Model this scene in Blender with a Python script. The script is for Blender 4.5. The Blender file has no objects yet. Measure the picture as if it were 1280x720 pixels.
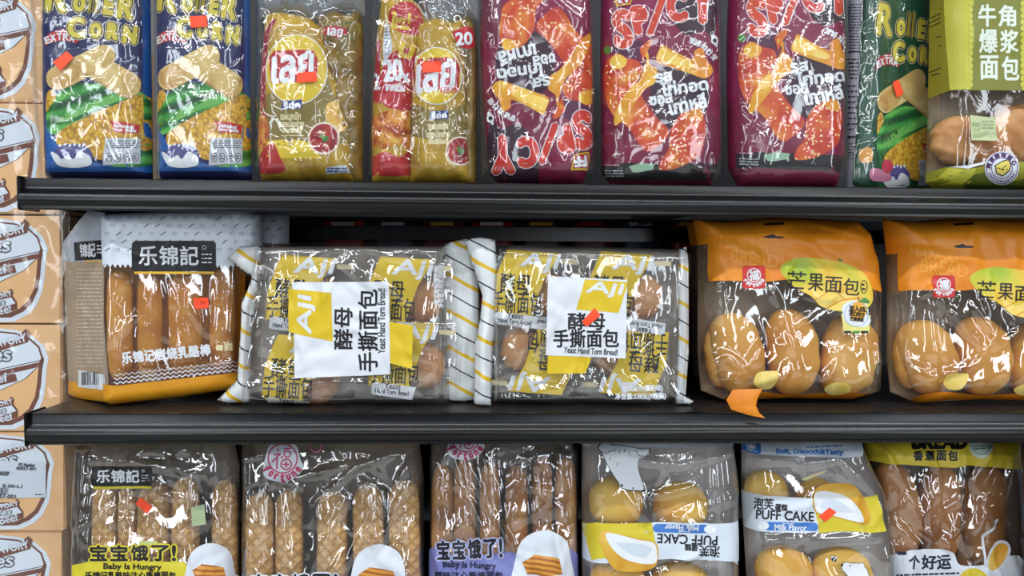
import bpy, bmesh, math, random
import numpy as np
from mathutils import Matrix, Vector

# ------------------------------------------------------------------ camera, world, lights
SC = bpy.context.scene
COL = SC.collection
F = 850.0                                   # focal length in pixels of the 1280x720 frame
D = 0.935                                   # metres from the lens to the shelf lips
ZC = 1.30
YAW, PITCH, ROLL = 0.0354, 0.048, 0.0074
_f = Vector((math.sin(YAW) * math.cos(PITCH), math.cos(YAW) * math.cos(PITCH), -math.sin(PITCH)))
_r = Vector((math.cos(YAW), -math.sin(YAW), 0))
_u = _r.cross(_f)
RT = _r * math.cos(ROLL) + _u * math.sin(ROLL)
UP = _u * math.cos(ROLL) - _r * math.sin(ROLL)
FW = _f
CAM = Vector((0, -D, ZC))
cd = bpy.data.cameras.new('camera')
cam = bpy.data.objects.new('camera', cd)
COL.objects.link(cam)
cam.matrix_world = Matrix(((RT.x, UP.x, -FW.x, CAM.x), (RT.y, UP.y, -FW.y, CAM.y), (RT.z, UP.z, -FW.z, CAM.z), (0, 0, 0, 1)))
cd.sensor_width = 36.0
cd.lens = 36.0 * F / 1280.0
cd.clip_start = 0.01
SC.camera = cam

SC.view_settings.view_transform = 'Standard'
SC.view_settings.look = 'None'
SC.view_settings.gamma = 1.0
SC.view_settings.exposure = -0.05
SC.view_settings.use_curve_mapping = False
wd = bpy.data.worlds.new('world')
SC.world = wd
wd.use_nodes = True
wd.node_tree.nodes['Background'].inputs[0].default_value = (0.84, 0.93, 1.0, 1)
wd.node_tree.nodes['Background'].inputs[1].default_value = 0.13
try:
    SC.cycles.transparent_max_bounces = 24
    SC.cycles.max_bounces = 10
    SC.cycles.caustics_reflective = False
    SC.cycles.caustics_refractive = False
    SC.cycles.sample_clamp_indirect = 4.0
except Exception:
    pass


def lamp(name, loc, target, sx, sy, power, col=(0.93, 0.97, 1.0)):
    l = bpy.data.lights.new(name, 'AREA')
    l.shape = 'RECTANGLE'
    l.size, l.size_y, l.energy, l.color = sx, sy, power, col
    o = bpy.data.objects.new(name, l)
    COL.objects.link(o)
    o.location = loc
    o.rotation_euler = (Vector(target) - Vector(loc)).to_track_quat('-Z', 'Y').to_euler()
    return o


# fluorescent rows in the shop ceiling and cool lamps added behind the camera for glints on the film
for ly in (-1.15, -4.2):
    lamp('unseen_ceiling_tube', (0, ly, 2.95), (0, ly, 0), 8.0, 0.07, 92)
for lx in (-1.7, 1.9):
    lamp('unseen_ceiling_tube', (lx, -4.0, 2.93), (lx, -4.0, 0), 0.07, 5.4, 56)  # crosswise rows added so slanting film creases catch bright streaks
lamp('added_streak_lamp', (1.2, -6.0, 1.9), (0, 0, 1.2), 0.8, 1.8, 30, (0.85, 0.93, 1.0))  # no known window: upright lamps added to streak the vertical film folds
lamp('added_streak_lamp', (-2.7, -4.3, 1.7), (0, 0, 1.2), 0.5, 1.8, 26, (0.85, 0.93, 1.0))
lamp('added_streak_lamp', (3.4, -4.2, 1.7), (0, 0, 1.2), 0.5, 1.8, 26, (0.85, 0.93, 1.0))


# ------------------------------------------------------------------ pixel -> place
def rays(P):
    P = np.asarray(P, float).reshape(-1, 2)
    a = (P[:, :1] - 640) / F
    b = (P[:, 1:] - 360) / F
    return np.array(FW)[None] + a * np.array(RT)[None] - b * np.array(UP)[None]


def at(px, py, Y):
    d = rays([(px, py)])[0]
    t = (Y - CAM.y) / d[1]
    return Vector(np.array(CAM) + d * t)


Z1 = at(640, 229, 0).z                       # deck heights of the three shelves
Z2 = at(640, 515, 0).z
Z3 = Z2 - (Z1 - Z2)


# ------------------------------------------------------------------ materials
def lin(c):
    o = []
    for v in c[:3]:
        v /= 255.0
        o.append(v / 12.92 if v <= 0.04045 else ((v + 0.055) / 1.055) ** 2.4)
    return tuple(o) + (1.0,)


MATS = {}


def base_mat(key, rough=0.4, bump=0.0, bscale=90.0, coat=0.0, metal=0.0):
    m = bpy.data.materials.new(key)
    m.use_nodes = True
    nt = m.node_tree
    p = nt.nodes['Principled BSDF']
    p.inputs['Roughness'].default_value = rough
    p.inputs['Metallic'].default_value = metal
    p.inputs['Coat Weight'].default_value = coat
    p.inputs['Coat Roughness'].default_value = 0.12
    tc = nt.nodes.new('ShaderNodeTexCoord')
    if bump:
        n = nt.nodes.new('ShaderNodeTexNoise')
        n.inputs['Scale'].default_value = bscale
        n.inputs['Detail'].default_value = 3
        n.inputs['Distortion'].default_value = 1.2
        b = nt.nodes.new('ShaderNodeBump')
        b.inputs['Strength'].default_value = bump
        b.inputs['Distance'].default_value = 0.004
        nt.links.new(tc.outputs['Object'], n.inputs['Vector'])
        nt.links.new(n.outputs[0], b.inputs['Height'])
        nt.links.new(b.outputs[0], p.inputs['Normal'])
        if coat:
            nt.links.new(b.outputs[0], p.inputs['Coat Normal'])
    return m, nt, p, tc


def pr(c, rough=0.38, bump=0.12, coat=0.0):
    """flat printed / painted colour"""
    k = ('pr', c, rough, bump, coat)
    if k not in MATS:
        m, nt, p, tc = base_mat('print_%d_%d_%d' % c, rough, bump, 80, coat)
        p.inputs['Base Color'].default_value = lin(c)
        MATS[k] = m
    return MATS[k]


def mottled(name, cols, scale=60, rough=0.5, kind='noise', bump=0.1, detail=3, stretch=(1, 1, 1), rot=0, bdist=0.002, distort=0.6, spec=0.5):
    """noise / voronoi / wave ramp between colours"""
    k = ('mo', name)
    if k in MATS:
        return MATS[k]
    m, nt, p, tc = base_mat(name, rough)
    p.inputs['Specular IOR Level'].default_value = spec
    mp = nt.nodes.new('ShaderNodeMapping')
    mp.inputs['Scale'].default_value = stretch
    mp.inputs['Rotation'].default_value = (0, rot, 0)
    nt.links.new(tc.outputs['Object'], mp.inputs['Vector'])
    if kind == 'noise':
        t = nt.nodes.new('ShaderNodeTexNoise')
        t.inputs['Detail'].default_value = detail
        t.inputs['Distortion'].default_value = distort
    elif kind == 'voronoi':
        t = nt.nodes.new('ShaderNodeTexVoronoi')
    else:
        t = nt.nodes.new('ShaderNodeTexWave')
        t.bands_direction = 'Z'
        t.inputs['Distortion'].default_value = distort
        t.inputs['Detail'].default_value = detail
    t.inputs['Scale'].default_value = scale
    nt.links.new(mp.outputs[0], t.inputs['Vector'])
    r = nt.nodes.new('ShaderNodeValToRGB')
    e = r.color_ramp.elements
    lo, hi = (0.3, 0.7) if kind == 'noise' else ((0.05, 0.75) if kind == 'voronoi' else (0.1, 0.9))
    n = len(cols)
    while len(e) < n:
        e.new(0.5)
    for i, c in enumerate(cols):
        e[i].position = lo + (hi - lo) * i / (n - 1)
        e[i].color = lin(c)
    nt.links.new(t.outputs[0], r.inputs[0])
    nt.links.new(r.outputs[0], p.inputs['Base Color'])
    if bump:
        b = nt.nodes.new('ShaderNodeBump')
        b.inputs['Strength'].default_value = bump
        b.inputs['Distance'].default_value = bdist
        b.invert = kind == 'voronoi'
        nt.links.new(t.outputs[0], b.inputs['Height'])
        nt.links.new(b.outputs[0], p.inputs['Normal'])
    MATS[k] = m
    return m


def film(name='clear_film', tint=(1, 1, 1), haze=0.04, rough=0.09, gloss=1.6, bump=0.35, bscale=70, hazecol=(200, 208, 215)):
    """thin clear plastic: transparent sheet with mirror-like wrinkles"""
    k = ('film', name)
    if k in MATS:
        return MATS[k]
    m = bpy.data.materials.new(name)
    m.use_nodes = True
    nt = m.node_tree
    nt.nodes.clear()
    N, L = nt.nodes.new, nt.links.new
    out = N('ShaderNodeOutputMaterial')
    tc = N('ShaderNodeTexCoord')
    no = N('ShaderNodeTexNoise')
    no.inputs['Scale'].default_value = bscale
    no.inputs['Detail'].default_value = 2.5
    no.inputs['Distortion'].default_value = 1.8
    L(tc.outputs['Object'], no.inputs['Vector'])
    # ridged
    s = N('ShaderNodeMath'); s.operation = 'SUBTRACT'; s.inputs[1].default_value = 0.5
    a = N('ShaderNodeMath'); a.operation = 'ABSOLUTE'
    L(no.outputs[0], s.inputs[0]); L(s.outputs[0], a.inputs[0])
    b = N('ShaderNodeBump')
    b.inputs['Strength'].default_value = bump
    b.inputs['Distance'].default_value = 0.006
    b.invert = True
    L(a.outputs[0], b.inputs['Height'])
    fr = N('ShaderNodeLayerWeight'); fr.inputs['Blend'].default_value = 0.5
    L(b.outputs[0], fr.inputs['Normal'])
    pw = N('ShaderNodeMath'); pw.operation = 'POWER'; pw.inputs[1].default_value = 4.0
    L(fr.outputs['Facing'], pw.inputs[0])
    mu = N('ShaderNodeMath'); mu.operation = 'MULTIPLY_ADD'; mu.use_clamp = True
    mu.inputs[1].default_value = 0.7
    mu.inputs[2].default_value = 0.042 * gloss
    L(pw.outputs[0], mu.inputs[0])
    tr = N('ShaderNodeBsdfTransparent'); tr.inputs[0].default_value = (*tint, 1)
    gl = N('ShaderNodeBsdfGlossy'); gl.inputs['Roughness'].default_value = rough
    gl.inputs[0].default_value = (1, 1, 1, 1)
    L(b.outputs[0], gl.inputs['Normal'])
    di = N('ShaderNodeBsdfDiffuse'); di.inputs[0].default_value = lin(hazecol)
    m1 = N('ShaderNodeMixShader'); m1.inputs[0].default_value = haze
    L(tr.outputs[0], m1.inputs[1]); L(di.outputs[0], m1.inputs[2])
    m2 = N('ShaderNodeMixShader')
    L(mu.outputs[0], m2.inputs[0]); L(m1.outputs[0], m2.inputs[1]); L(gl.outputs[0], m2.inputs[2])
    L(m2.outputs[0], out.inputs[0])
    MATS[k] = m
    return m


def stripes(name, base, bands, period, angle, rough=0.35, warp=0.0):
    """bands: (centre 0..1, half width, colour) repeated every period metres across a direction"""
    k = ('st', name)
    if k in MATS:
        return MATS[k]
    m, nt, p, tc = base_mat(name, rough, 0.15, 60)
    N, L = nt.nodes.new, nt.links.new
    sep = N('ShaderNodeSeparateXYZ')
    L(tc.outputs['Object'], sep.inputs[0])

    def mth(op, a, b):
        n = N('ShaderNodeMath'); n.operation = op
        for i, v in enumerate((a, b)):
            if isinstance(v, (int, float)):
                n.inputs[i].default_value = v
            else:
                L(v, n.inputs[i])
        return n.outputs[0]
    t = mth('ADD', mth('MULTIPLY', sep.outputs[0], math.sin(angle) / period), mth('MULTIPLY', sep.outputs[2], math.cos(angle) / period))
    if warp:
        no = N('ShaderNodeTexNoise'); no.inputs['Scale'].default_value = 25
        L(tc.outputs['Object'], no.inputs['Vector'])
        t = mth('ADD', t, mth('MULTIPLY', mth('SUBTRACT', no.outputs[0], 0.5), warp))
    fr = mth('FRACT', mth('ADD', t, 50.0), 0.0)
    col = None
    for c, w, rgb in bands:
        inside = mth('LESS_THAN', mth('ABSOLUTE', mth('SUBTRACT', fr, c), 0.0), w)
        mx = N('ShaderNodeMix'); mx.data_type = 'RGBA'
        L(inside, mx.inputs[0])
        if col is None:
            mx.inputs[6].default_value = lin(base)
        else:
            L(col, mx.inputs[6])
        mx.inputs[7].default_value = lin(rgb)
        col = mx.outputs[2]
    L(col, p.inputs['Base Color'])
    MATS[k] = m
    return m


# ------------------------------------------------------------------ mesh helpers
def link_mesh(name, verts, faces, mats, midx=None, parent=None, smooth=True):
    me = bpy.data.meshes.new(name)
    me.from_pydata([tuple(v) for v in verts], [], faces)
    for m in mats:
        me.materials.append(m)
    if midx is not None and len(faces):
        me.polygons.foreach_set('material_index', list(midx))
    if smooth:
        me.polygons.foreach_set('use_smooth', [True] * len(me.polygons))
    me.update()
    o = bpy.data.objects.new(name, me)
    COL.objects.link(o)
    if parent is not None:
        o.parent = parent
    return o


def tag(o, label=None, cat=None, group=None, kind=None):
    for k, v in (('label', label), ('category', cat), ('group', group), ('kind', kind)):
        if v:
            o[k] = v
    return o


def bm_link(name, bm, mat, parent=None, smooth=False, bevel=0.0):
    if bevel:
        bmesh.ops.bevel(bm, geom=[e for e in bm.edges], offset=bevel, segments=2, affect='EDGES')
    me = bpy.data.meshes.new(name)
    bm.to_mesh(me)
    bm.free()
    for m in (mat if isinstance(mat, list) else [mat]):
        me.materials.append(m)
    if smooth:
        me.polygons.foreach_set('use_smooth', [True] * len(me.polygons))
    o = bpy.data.objects.new(name, me)
    COL.objects.link(o)
    if parent is not None:
        o.parent = parent
    return o


def add_box(bm, x0, x1, y0, y1, z0, z1):
    v = [bm.verts.new((x, y, z)) for z in (z0, z1) for y in (y0, y1) for x in (x0, x1)]
    for f in ((0, 2, 3, 1), (4, 5, 7, 6), (0, 1, 5, 4), (2, 6, 7, 3), (0, 4, 6, 2), (1, 3, 7, 5)):
        bm.faces.new([v[i] for i in f])


def tess(V, faces, p):
    """cut a flat triangle set along a lattice of pitch p so that it can follow a curved sheet"""
    V = np.asarray(V, float)
    lo, hi = V.min(0), V.max(0)
    bm = bmesh.new()
    bv = [bm.verts.new((x, y, 0)) for x, y in V]
    for f in faces:
        try:
            bm.faces.new([bv[i] for i in f])
        except ValueError:
            pass
    if len(bm.faces) and any(len(f.verts) > 4 for f in bm.faces):
        bmesh.ops.triangulate(bm, faces=bm.faces[:])
    for ax in (0, 1):
        for k in range(math.ceil(lo[ax] / p + 1e-6), math.floor(hi[ax] / p - 1e-6) + 1):
            co, no = [0, 0, 0], [0, 0, 0]
            co[ax], no[ax] = k * p, 1
            bmesh.ops.bisect_plane(bm, geom=bm.verts[:] + bm.edges[:] + bm.faces[:], dist=1e-7, plane_co=co, plane_no=no)
    bm.verts.index_update()
    v = np.array([(q.co.x, q.co.y) for q in bm.verts]).reshape(-1, 2)
    fc = []
    for f in bm.faces:
        idx = [q.index for q in f.verts]
        if f.normal.z < 0:
            idx.reverse()
        fc.append(idx)
    bm.free()
    return v, fc


def tess_outline(P, p):
    """the same for one large outline: whole lattice cells inside, clipped cells along the edge"""
    P = np.asarray(P, float)
    lo = np.floor(P.min(0) / p).astype(int)
    hi = np.ceil(P.max(0) / p).astype(int)
    nx, ny = hi - lo
    gx, gy = np.meshgrid(np.arange(nx + 1), np.arange(ny + 1), indexing='ij')
    q = np.stack([(gx + lo[0] + 0.5) * p, (gy + lo[1] + 0.5) * p], -1).reshape(-1, 2)
    ins = np.zeros(len(q), bool)
    j = len(P) - 1
    for i in range(len(P)):
        ins ^= ((P[i, 1] > q[:, 1]) != (P[j, 1] > q[:, 1])) & (q[:, 0] < (P[j, 0] - P[i, 0]) * (q[:, 1] - P[i, 1]) / (P[j, 1] - P[i, 1] + 1e-15) + P[i, 0])
        j = i
    ins = ins.reshape(nx + 1, ny + 1)
    edge = set()
    for i in range(len(P)):
        A, B = P[i], P[(i + 1) % len(P)]
        n = max(2, int(np.linalg.norm(B - A) / p * 40))
        for t in np.linspace(0, 1, n):
            c = A + (B - A) * t
            for e in (-1e-7, 1e-7):
                edge.add((int(math.floor((c[0] + e) / p)) - lo[0], int(math.floor((c[1] + e) / p)) - lo[1]))
    V, key, Fc = [], {}, []

    def vid(x, y):
        k = (round(x * 1e7), round(y * 1e7))
        if k not in key:
            key[k] = len(V)
            V.append((x, y))
        return key[k]
    ring = [tuple(a) for a in P]
    if sum(ring[i - 1][0] * ring[i][1] - ring[i][0] * ring[i - 1][1] for i in range(len(ring))) < 0:
        ring.reverse()
    for a in range(nx):
        for b in range(ny):
            x0, y0 = (a + lo[0]) * p, (b + lo[1]) * p
            if (a, b) not in edge:
                if ins[a, b]:
                    Fc.append([vid(x0, y0), vid(x0 + p, y0), vid(x0 + p, y0 + p), vid(x0, y0 + p)])
                continue
            poly = ring
            for ax, lim, sg in ((0, x0, 1), (0, x0 + p, -1), (1, y0, 1), (1, y0 + p, -1)):
                out = []
                for i in range(len(poly)):
                    c, d = poly[i - 1], poly[i]
                    fc, fd = sg * (c[ax] - lim), sg * (d[ax] - lim)
                    if (fc < 0) != (fd < 0):
                        t = fc / (fc - fd)
                        m = [c[0] + (d[0] - c[0]) * t, c[1] + (d[1] - c[1]) * t]
                        m[ax] = lim
                        out.append(tuple(m))
                    if fd >= 0:
                        out.append(d)
                poly = out
                if not poly:
                    break
            ids = []
            for x, y in poly:
                i = vid(x, y)
                if i not in ids:
                    ids.append(i)
            if len(ids) >= 3:
                Fc.append(ids)
    return np.array(V), Fc


GLYPH = {}


def glyphs(s):
    """(verts in unit box, faces, boundary edges, aspect) of a piece of writing"""
    if s not in GLYPH:
        c = bpy.data.curves.new('writing', 'FONT')
        c.body = s
        c.resolution_u = 3
        o = bpy.data.objects.new('writing', c)
        COL.objects.link(o)
        dg = bpy.context.evaluated_depsgraph_get()
        me = bpy.data.meshes.new_from_object(o.evaluated_get(dg))
        V = np.array([(v.co.x, v.co.y) for v in me.vertices]).reshape(-1, 2)
        Fc = [list(p.vertices) for p in me.polygons]
        cnt = {}
        for f in Fc:
            for i in range(len(f)):
                e = tuple(sorted((f[i], f[(i + 1) % len(f)])))
                cnt[e] = cnt.get(e, 0) + 1
        E = [e for e, n in cnt.items() if n == 1]
        bpy.data.objects.remove(o)
        bpy.data.curves.remove(c)
        bpy.data.meshes.remove(me)
        lo, hi = V.min(0), V.max(0)
        GLYPH[s] = ((V - lo) / np.maximum(hi - lo, 1e-6), Fc, E)
    V, Fc, E = GLYPH[s]
    return V.copy(), Fc, E


def smooth_poly(P, n=5):
    P = np.asarray(P, float)
    m = len(P)
    out = []
    for i in range(m):
        a, b, c, d = P[i - 1], P[i], P[(i + 1) % m], P[(i + 2) % m]
        for k in range(n):
            t = k / n
            out.append(0.5 * ((2 * b) + (c - a) * t + (2 * a - 5 * b + 4 * c - d) * t * t + (3 * b - a - 3 * c + d) * t ** 3))
    return np.array(out)


def capsule(a, b, r, r2=None, n=8):
    a, b = np.array(a, float), np.array(b, float)
    r2 = r if r2 is None else r2
    an = math.atan2(b[1] - a[1], b[0] - a[0])
    P = [b + r2 * np.array((math.cos(an + t), math.sin(an + t))) for t in np.linspace(-math.pi / 2, math.pi / 2, n)]
    P += [a + r * np.array((math.cos(an + t), math.sin(an + t))) for t in np.linspace(math.pi / 2, 1.5 * math.pi, n)]
    return np.array(P)


def ell(cx, cy, rx, ry=None, rot=0, n=28):
    ry = rx if ry is None else ry
    t = np.linspace(0, 2 * math.pi, n, endpoint=False)
    x, y = rx * np.cos(t), ry * np.sin(t)
    c, s = math.cos(math.radians(rot)), math.sin(math.radians(rot))
    return np.stack([cx + x * c + y * s, cy - x * s + y * c], 1)


def rect(x0, y0, x1, y1):
    return [(x0, y0), (x1, y0), (x1, y1), (x0, y1)]


def rrect(x0, y0, x1, y1, r, n=4):
    P = []
    for cx, cy, a in ((x1 - r, y0 + r, -90), (x1 - r, y1 - r, 0), (x0 + r, y1 - r, 90), (x0 + r, y0 + r, 180)):
        for k in range(n + 1):
            t = math.radians(a + 90 * k / n)
            P.append((cx + r * math.cos(t), cy + r * math.sin(t)))
    return P


def seg_dist(P, A, B):
    d = B - A
    t = np.clip(((P - A) @ d) / max(d @ d, 1e-12), 0, 1)
    return np.linalg.norm(P - (A + t[:, None] * d), axis=1), t


class Pack:
    """one product: an Empty at its base; art and outlines are read off the photograph onto its own upright front plane"""

    def __init__(s, name, px, y, z, rot=0.0, ref=0.02, lean=0.0, py=None):
        s.root = bpy.data.objects.new(name, None)
        COL.objects.link(s.root)
        s.root.empty_display_size = 0.02
        p = at(px, py if py is not None else 360, y)
        s.O = np.array((p.x, y, z))
        s.root.location = s.O
        R = Matrix.Rotation(rot, 3, 'Z') @ Matrix.Rotation(-lean, 3, 'X')
        s.root.rotation_euler = R.to_euler()
        s.U, s.N, s.V = np.array(R @ Vector((1, 0, 0))), np.array(R @ Vector((0, -1, 0))), np.array(R @ Vector((0, 0, 1)))
        s.ref, s.lean = ref, lean

    def tag(s, label, cat, group=None):
        tag(s.root, label, cat, group)
        return s

    def loc(s, P, d=None):
        d = s.ref if d is None else d
        r = rays(P)
        O = s.O + np.multiply.outer(np.broadcast_to(d, len(r)), s.N)
        t = ((O - np.array(CAM)) @ s.N) / (r @ s.N)
        X = np.array(CAM) + r * t[:, None] - s.O
        return np.stack([X @ s.U, X @ s.V], 1)

    def p3(s, px, py, d=0.0):
        """photo point on the plane d in front of the pack's middle -> local coordinates"""
        u, v = s.loc([(px, py)], d)[0]
        return Vector((u, -d, v))

    def sheet(s, *a, **k):
        return Sheet(s, *a, **k)


class Sheet:
    """a printed or clear sheet bulging from an outline; decals follow its surface"""

    def __init__(s, pk, name, outline, mat, T=0.03, r=0.03, pw=0.5, base=0.0, pitch=0.006, amp=0.0, wl=0.03, nf=0, fh=0.002, fw=0.006, folds=(),
                 seed=1, back=None, backT=0.6, over=None, gap=0.002, parent=None, T2=None, smooth_out=False, tilt=0.0, sit=0.0006):
        s.pk, s.name, s.T, s.r, s.pw, s.base, s.pitch, s.amp = pk, name, T, r, pw, base, pitch, amp
        s.parent = parent if parent is not None else pk.root
        s.over, s.gap, s.tilt = over, gap, tilt
        rnd = random.Random(seed)
        s.rnd = rnd
        P = smooth_poly(outline) if smooth_out else np.asarray(outline, float)
        s.poly_uv = pk.loc(P, base)
        vm = s.poly_uv[:, 1].min()
        if sit and -0.07 < vm < 0.03:          # rests on its shelf
            v = s.poly_uv[:, 1]
            s.poly_uv[:, 1] = np.where(v < 0.06, v - (vm - sit) * np.clip((0.06 - v) / (0.06 - vm), 0, 1), v)
        lo, hi = s.poly_uv.min(0), s.poly_uv.max(0)
        s.lo, s.hi = lo, hi
        s.waves = []
        for i in range(5):
            a = rnd.uniform(0, math.pi)
            k = 2 * math.pi / (wl * rnd.uniform(0.6, 1.8))
            s.waves.append((k * math.cos(a), k * math.sin(a), rnd.uniform(0, 6.28), rnd.uniform(0.5, 1)))
        s.folds = []
        for f in folds:
            q = pk.loc([f[0], f[1]], base + T)
            s.folds.append((q[0], q[1], max(f[2], 0.0065) * (1.4 if pitch < 0.003 else 1), f[3] * ((0.95 if pk.lean else 0.62) if pitch < 0.003 else 1)))
        for i in range(nf):
            c = np.array((rnd.uniform(lo[0], hi[0]), rnd.uniform(lo[1], hi[1])))
            a = rnd.gauss(math.pi / 2, 0.7) if rnd.random() < 0.6 else rnd.uniform(0, math.pi)
            l = rnd.uniform(0.02, 0.10)
            dv = np.array((math.cos(a), math.sin(a))) * l / 2
            w_ = fw * rnd.uniform(0.7, 1.5)
            s.folds.append((c - dv, c + dv, w_ * (1.35 if pitch < 0.003 else 1), fh * (0.6 if pitch < 0.003 else 1) * rnd.uniform(0.3, 1.0) * (1 if rnd.random() < 0.65 else -0.8)))
        s.verts, s.faces, s.mi, s.mats = [], [], [], [mat]
        s.n = 0
        s.Tf = None
        v, f = tess_outline(s.poly_uv, pitch) if max(hi - lo) > 0.1 else tess(s.poly_uv, [list(range(len(s.poly_uv)))], pitch)
        d = s.depth(v)
        front = np.stack([v[:, 0], -d, v[:, 1]], 1)
        if back is not None:
            bd = np.maximum((d - base), 0) * backT
            bk = np.stack([v[:, 0], -(base - bd), v[:, 1]], 1)
            bi = s.mat(back)
            bm = bmesh.new()
            vs = [bm.verts.new(q) for q in front] + [bm.verts.new(q) for q in bk]
            bm.verts.ensure_lookup_table()
            n = len(front)
            for q in f:
                bm.faces.new([vs[i] for i in q])
            for q in f:
                fc = bm.faces.new([vs[n + i] for i in reversed(q)])
                fc.material_index = bi
            bmesh.ops.remove_doubles(bm, verts=bm.verts[:], dist=2e-5)
            bm.verts.index_update()
            s.add([tuple(q.co) for q in bm.verts], [[q.index for q in fc.verts] for fc in bm.faces], [fc.material_index for fc in bm.faces])
            bm.free()
        else:
            s.add(front, f, [0] * len(f))

    def mat(s, m):
        if m not in s.mats:
            s.mats.append(m)
        return s.mats.index(m)

    def add(s, v, f, mi):
        s.verts += [tuple(q) for q in v]
        s.faces += [[i + s.n for i in q] for q in f]
        s.mi += list(mi)
        s.n += len(v)

    def depth(s, uv):
        uv = np.asarray(uv, float).reshape(-1, 2)
        P = s.poly_uv
        dist = np.full(len(uv), 1e9)
        for i in range(len(P)):
            d, t = seg_dist(uv, P[i], P[(i + 1) % len(P)])
            dist = np.minimum(dist, d)
        q = np.clip(dist / s.r, 0, 1)
        e = np.clip(dist / 0.012, 0, 1)
        d = s.base + s.T * (1 - (1 - q) ** 2) ** s.pw
        if s.tilt:
            d = d + s.tilt * (uv[:, 1] - s.lo[1])
        if s.amp:
            w = 0
            for kx, ky, ph, a in s.waves:
                w = w + a * np.sin(kx * uv[:, 0] + ky * uv[:, 1] + ph + 1.3 * np.sin(0.6 * ky * uv[:, 0] - 0.5 * kx * uv[:, 1]))
            d = d + s.amp * w / 2.5 * e
        for A, B, fw, fh in s.folds:
            g, t = seg_dist(uv, A, B)
            d = d + fh * (0.5 + 0.5 * np.cos(np.pi * np.clip(g / fw, 0, 1))) * (0.35 + 0.65 * np.sin(np.pi * np.clip(t, 0.0, 1))) * e
        if s.over is not None:
            for o in (s.over if isinstance(s.over, (list, tuple)) else [s.over]):
                d = np.maximum(d, o.depth_or(uv) + s.gap * e)
        return d

    def inside(s, uv):
        P = s.poly_uv
        x, y = uv[:, 0], uv[:, 1]
        ins = np.zeros(len(uv), bool)
        j = len(P) - 1
        for i in range(len(P)):
            c = ((P[i, 1] > y) != (P[j, 1] > y)) & (x < (P[j, 0] - P[i, 0]) * (y - P[i, 1]) / (P[j, 1] - P[i, 1] + 1e-15) + P[i, 0])
            ins ^= c
            j = i
        return ins

    def depth_or(s, uv):
        """depth inside the outline, -1 outside"""
        return np.where(s.inside(uv), s.depth(uv), -1)

    def to_uv(s, P):
        P = np.asarray(P, float).reshape(-1, 2)
        if s.Tf is not None:
            P = np.asarray(s.Tf(P), float)
        uv = s.pk.loc(P)
        for _ in range(9):
            uv = 0.5 * uv + 0.5 * s.pk.loc(P, s.depth(uv))
        return uv

    def clip(s, uv, faces):
        """what overhangs the sheet's outline is drawn in to it"""
        ins = s.inside(uv)
        if ins.all():
            return uv, faces
        faces = [f for f in faces if any(ins[i] for i in f)]
        P = s.poly_uv
        best, near = np.full(len(uv), 1e9), uv.copy()
        for i in range(len(P)):
            A, B = P[i], P[(i + 1) % len(P)]
            d, t = seg_dist(uv, A, B)
            k = d < best
            best[k] = d[k]
            near[k] = (A + t[:, None] * (B - A))[k]
        uv = np.where(ins[:, None], uv, near)
        used = sorted({i for f in faces for i in f})
        mp = {a: b for b, a in enumerate(used)}
        return uv[used], [[mp[i] for i in f] for f in faces]

    def put(s, uv, faces, mat, layer):
        if len(uv) == 0:
            return
        ext = uv.max(0) - uv.min(0)
        if max(ext) > 0.008:
            uv, faces = tess(uv, faces, s.pitch)
            uv, faces = s.clip(uv, faces)
        else:
            fc = []
            for f in faces:
                a = 0
                for i in range(len(f)):
                    p, q = uv[f[i]], uv[f[(i + 1) % len(f)]]
                    a += p[0] * q[1] - q[0] * p[1]
                fc.append(f if a > 0 else list(reversed(f)))
            faces = fc
            if not s.inside(uv.mean(0)[None])[0]:
                return
        if len(faces) == 0:
            return
        d = s.depth(uv) + 0.00022 * layer + 0.00012
        i = s.mat(mat)
        s.add(np.stack([uv[:, 0], -d, uv[:, 1]], 1), faces, [i] * len(faces))

    def poly(s, P, mat, layer=1, smooth=False):
        P = smooth_poly(P) if smooth else P
        uv = s.to_uv(P)
        s.put(uv, [list(range(len(uv)))], mat, layer)
        return s

    def line(s, P, w, mat, layer=1, closed=False):
        P = np.asarray(P, float)
        n = len(P)
        for i in range(n if closed else n - 1):
            s.poly(capsule(P[i], P[(i + 1) % n], w / 2, n=4), mat, layer)
        return s

    def ring(s, cx, cy, r, w, mat, layer=1, n=28, ry=None):
        ry = r if ry is None else ry
        o, q = ell(cx, cy, r, ry, n=n), ell(cx, cy, r - w, ry - w, n=n)
        uv = s.to_uv(np.concatenate([o, q]))
        s.put(uv, [[i, (i + 1) % n, n + (i + 1) % n, n + i] for i in range(n)], mat, layer)
        return s

    def text(s, t, box, mat, layer=2, rot=0, bold=0.0, shear=0.0, outline=(), taper=0.0):
        """box = x0,y0,x1,y1 in photo pixels before turning by rot degrees (counter-clockwise as seen) about its middle"""
        x0, y0, x1, y1 = box
        cx, cy, w, h = (x0 + x1) / 2, (y0 + y1) / 2, x1 - x0, y1 - y0
        V, Fc, E = glyphs(t)
        X = (V[:, 0] - 0.5) * w + shear * (V[:, 1] - 0.5) * h
        Y = (V[:, 1] - 0.5) * h * (1 + taper * (V[:, 0] - 0.5))
        c, sn = math.cos(math.radians(rot)), math.sin(math.radians(rot))

        def place(X, Y):
            return np.stack([cx + X * c - Y * sn, cy - (X * sn + Y * c)], 1)
        for k, (ow, om) in enumerate(sorted(outline, key=lambda q: -q[0])):
            s._stroke(X, Y, E, Fc, ow, place, om, layer + k)
        layer += len(outline)
        if bold:
            s._stroke(X, Y, E, Fc, bold, place, mat, layer)
        s.put(s.to_uv(place(X, Y)), Fc, mat, layer + 0.3)
        return s

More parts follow.
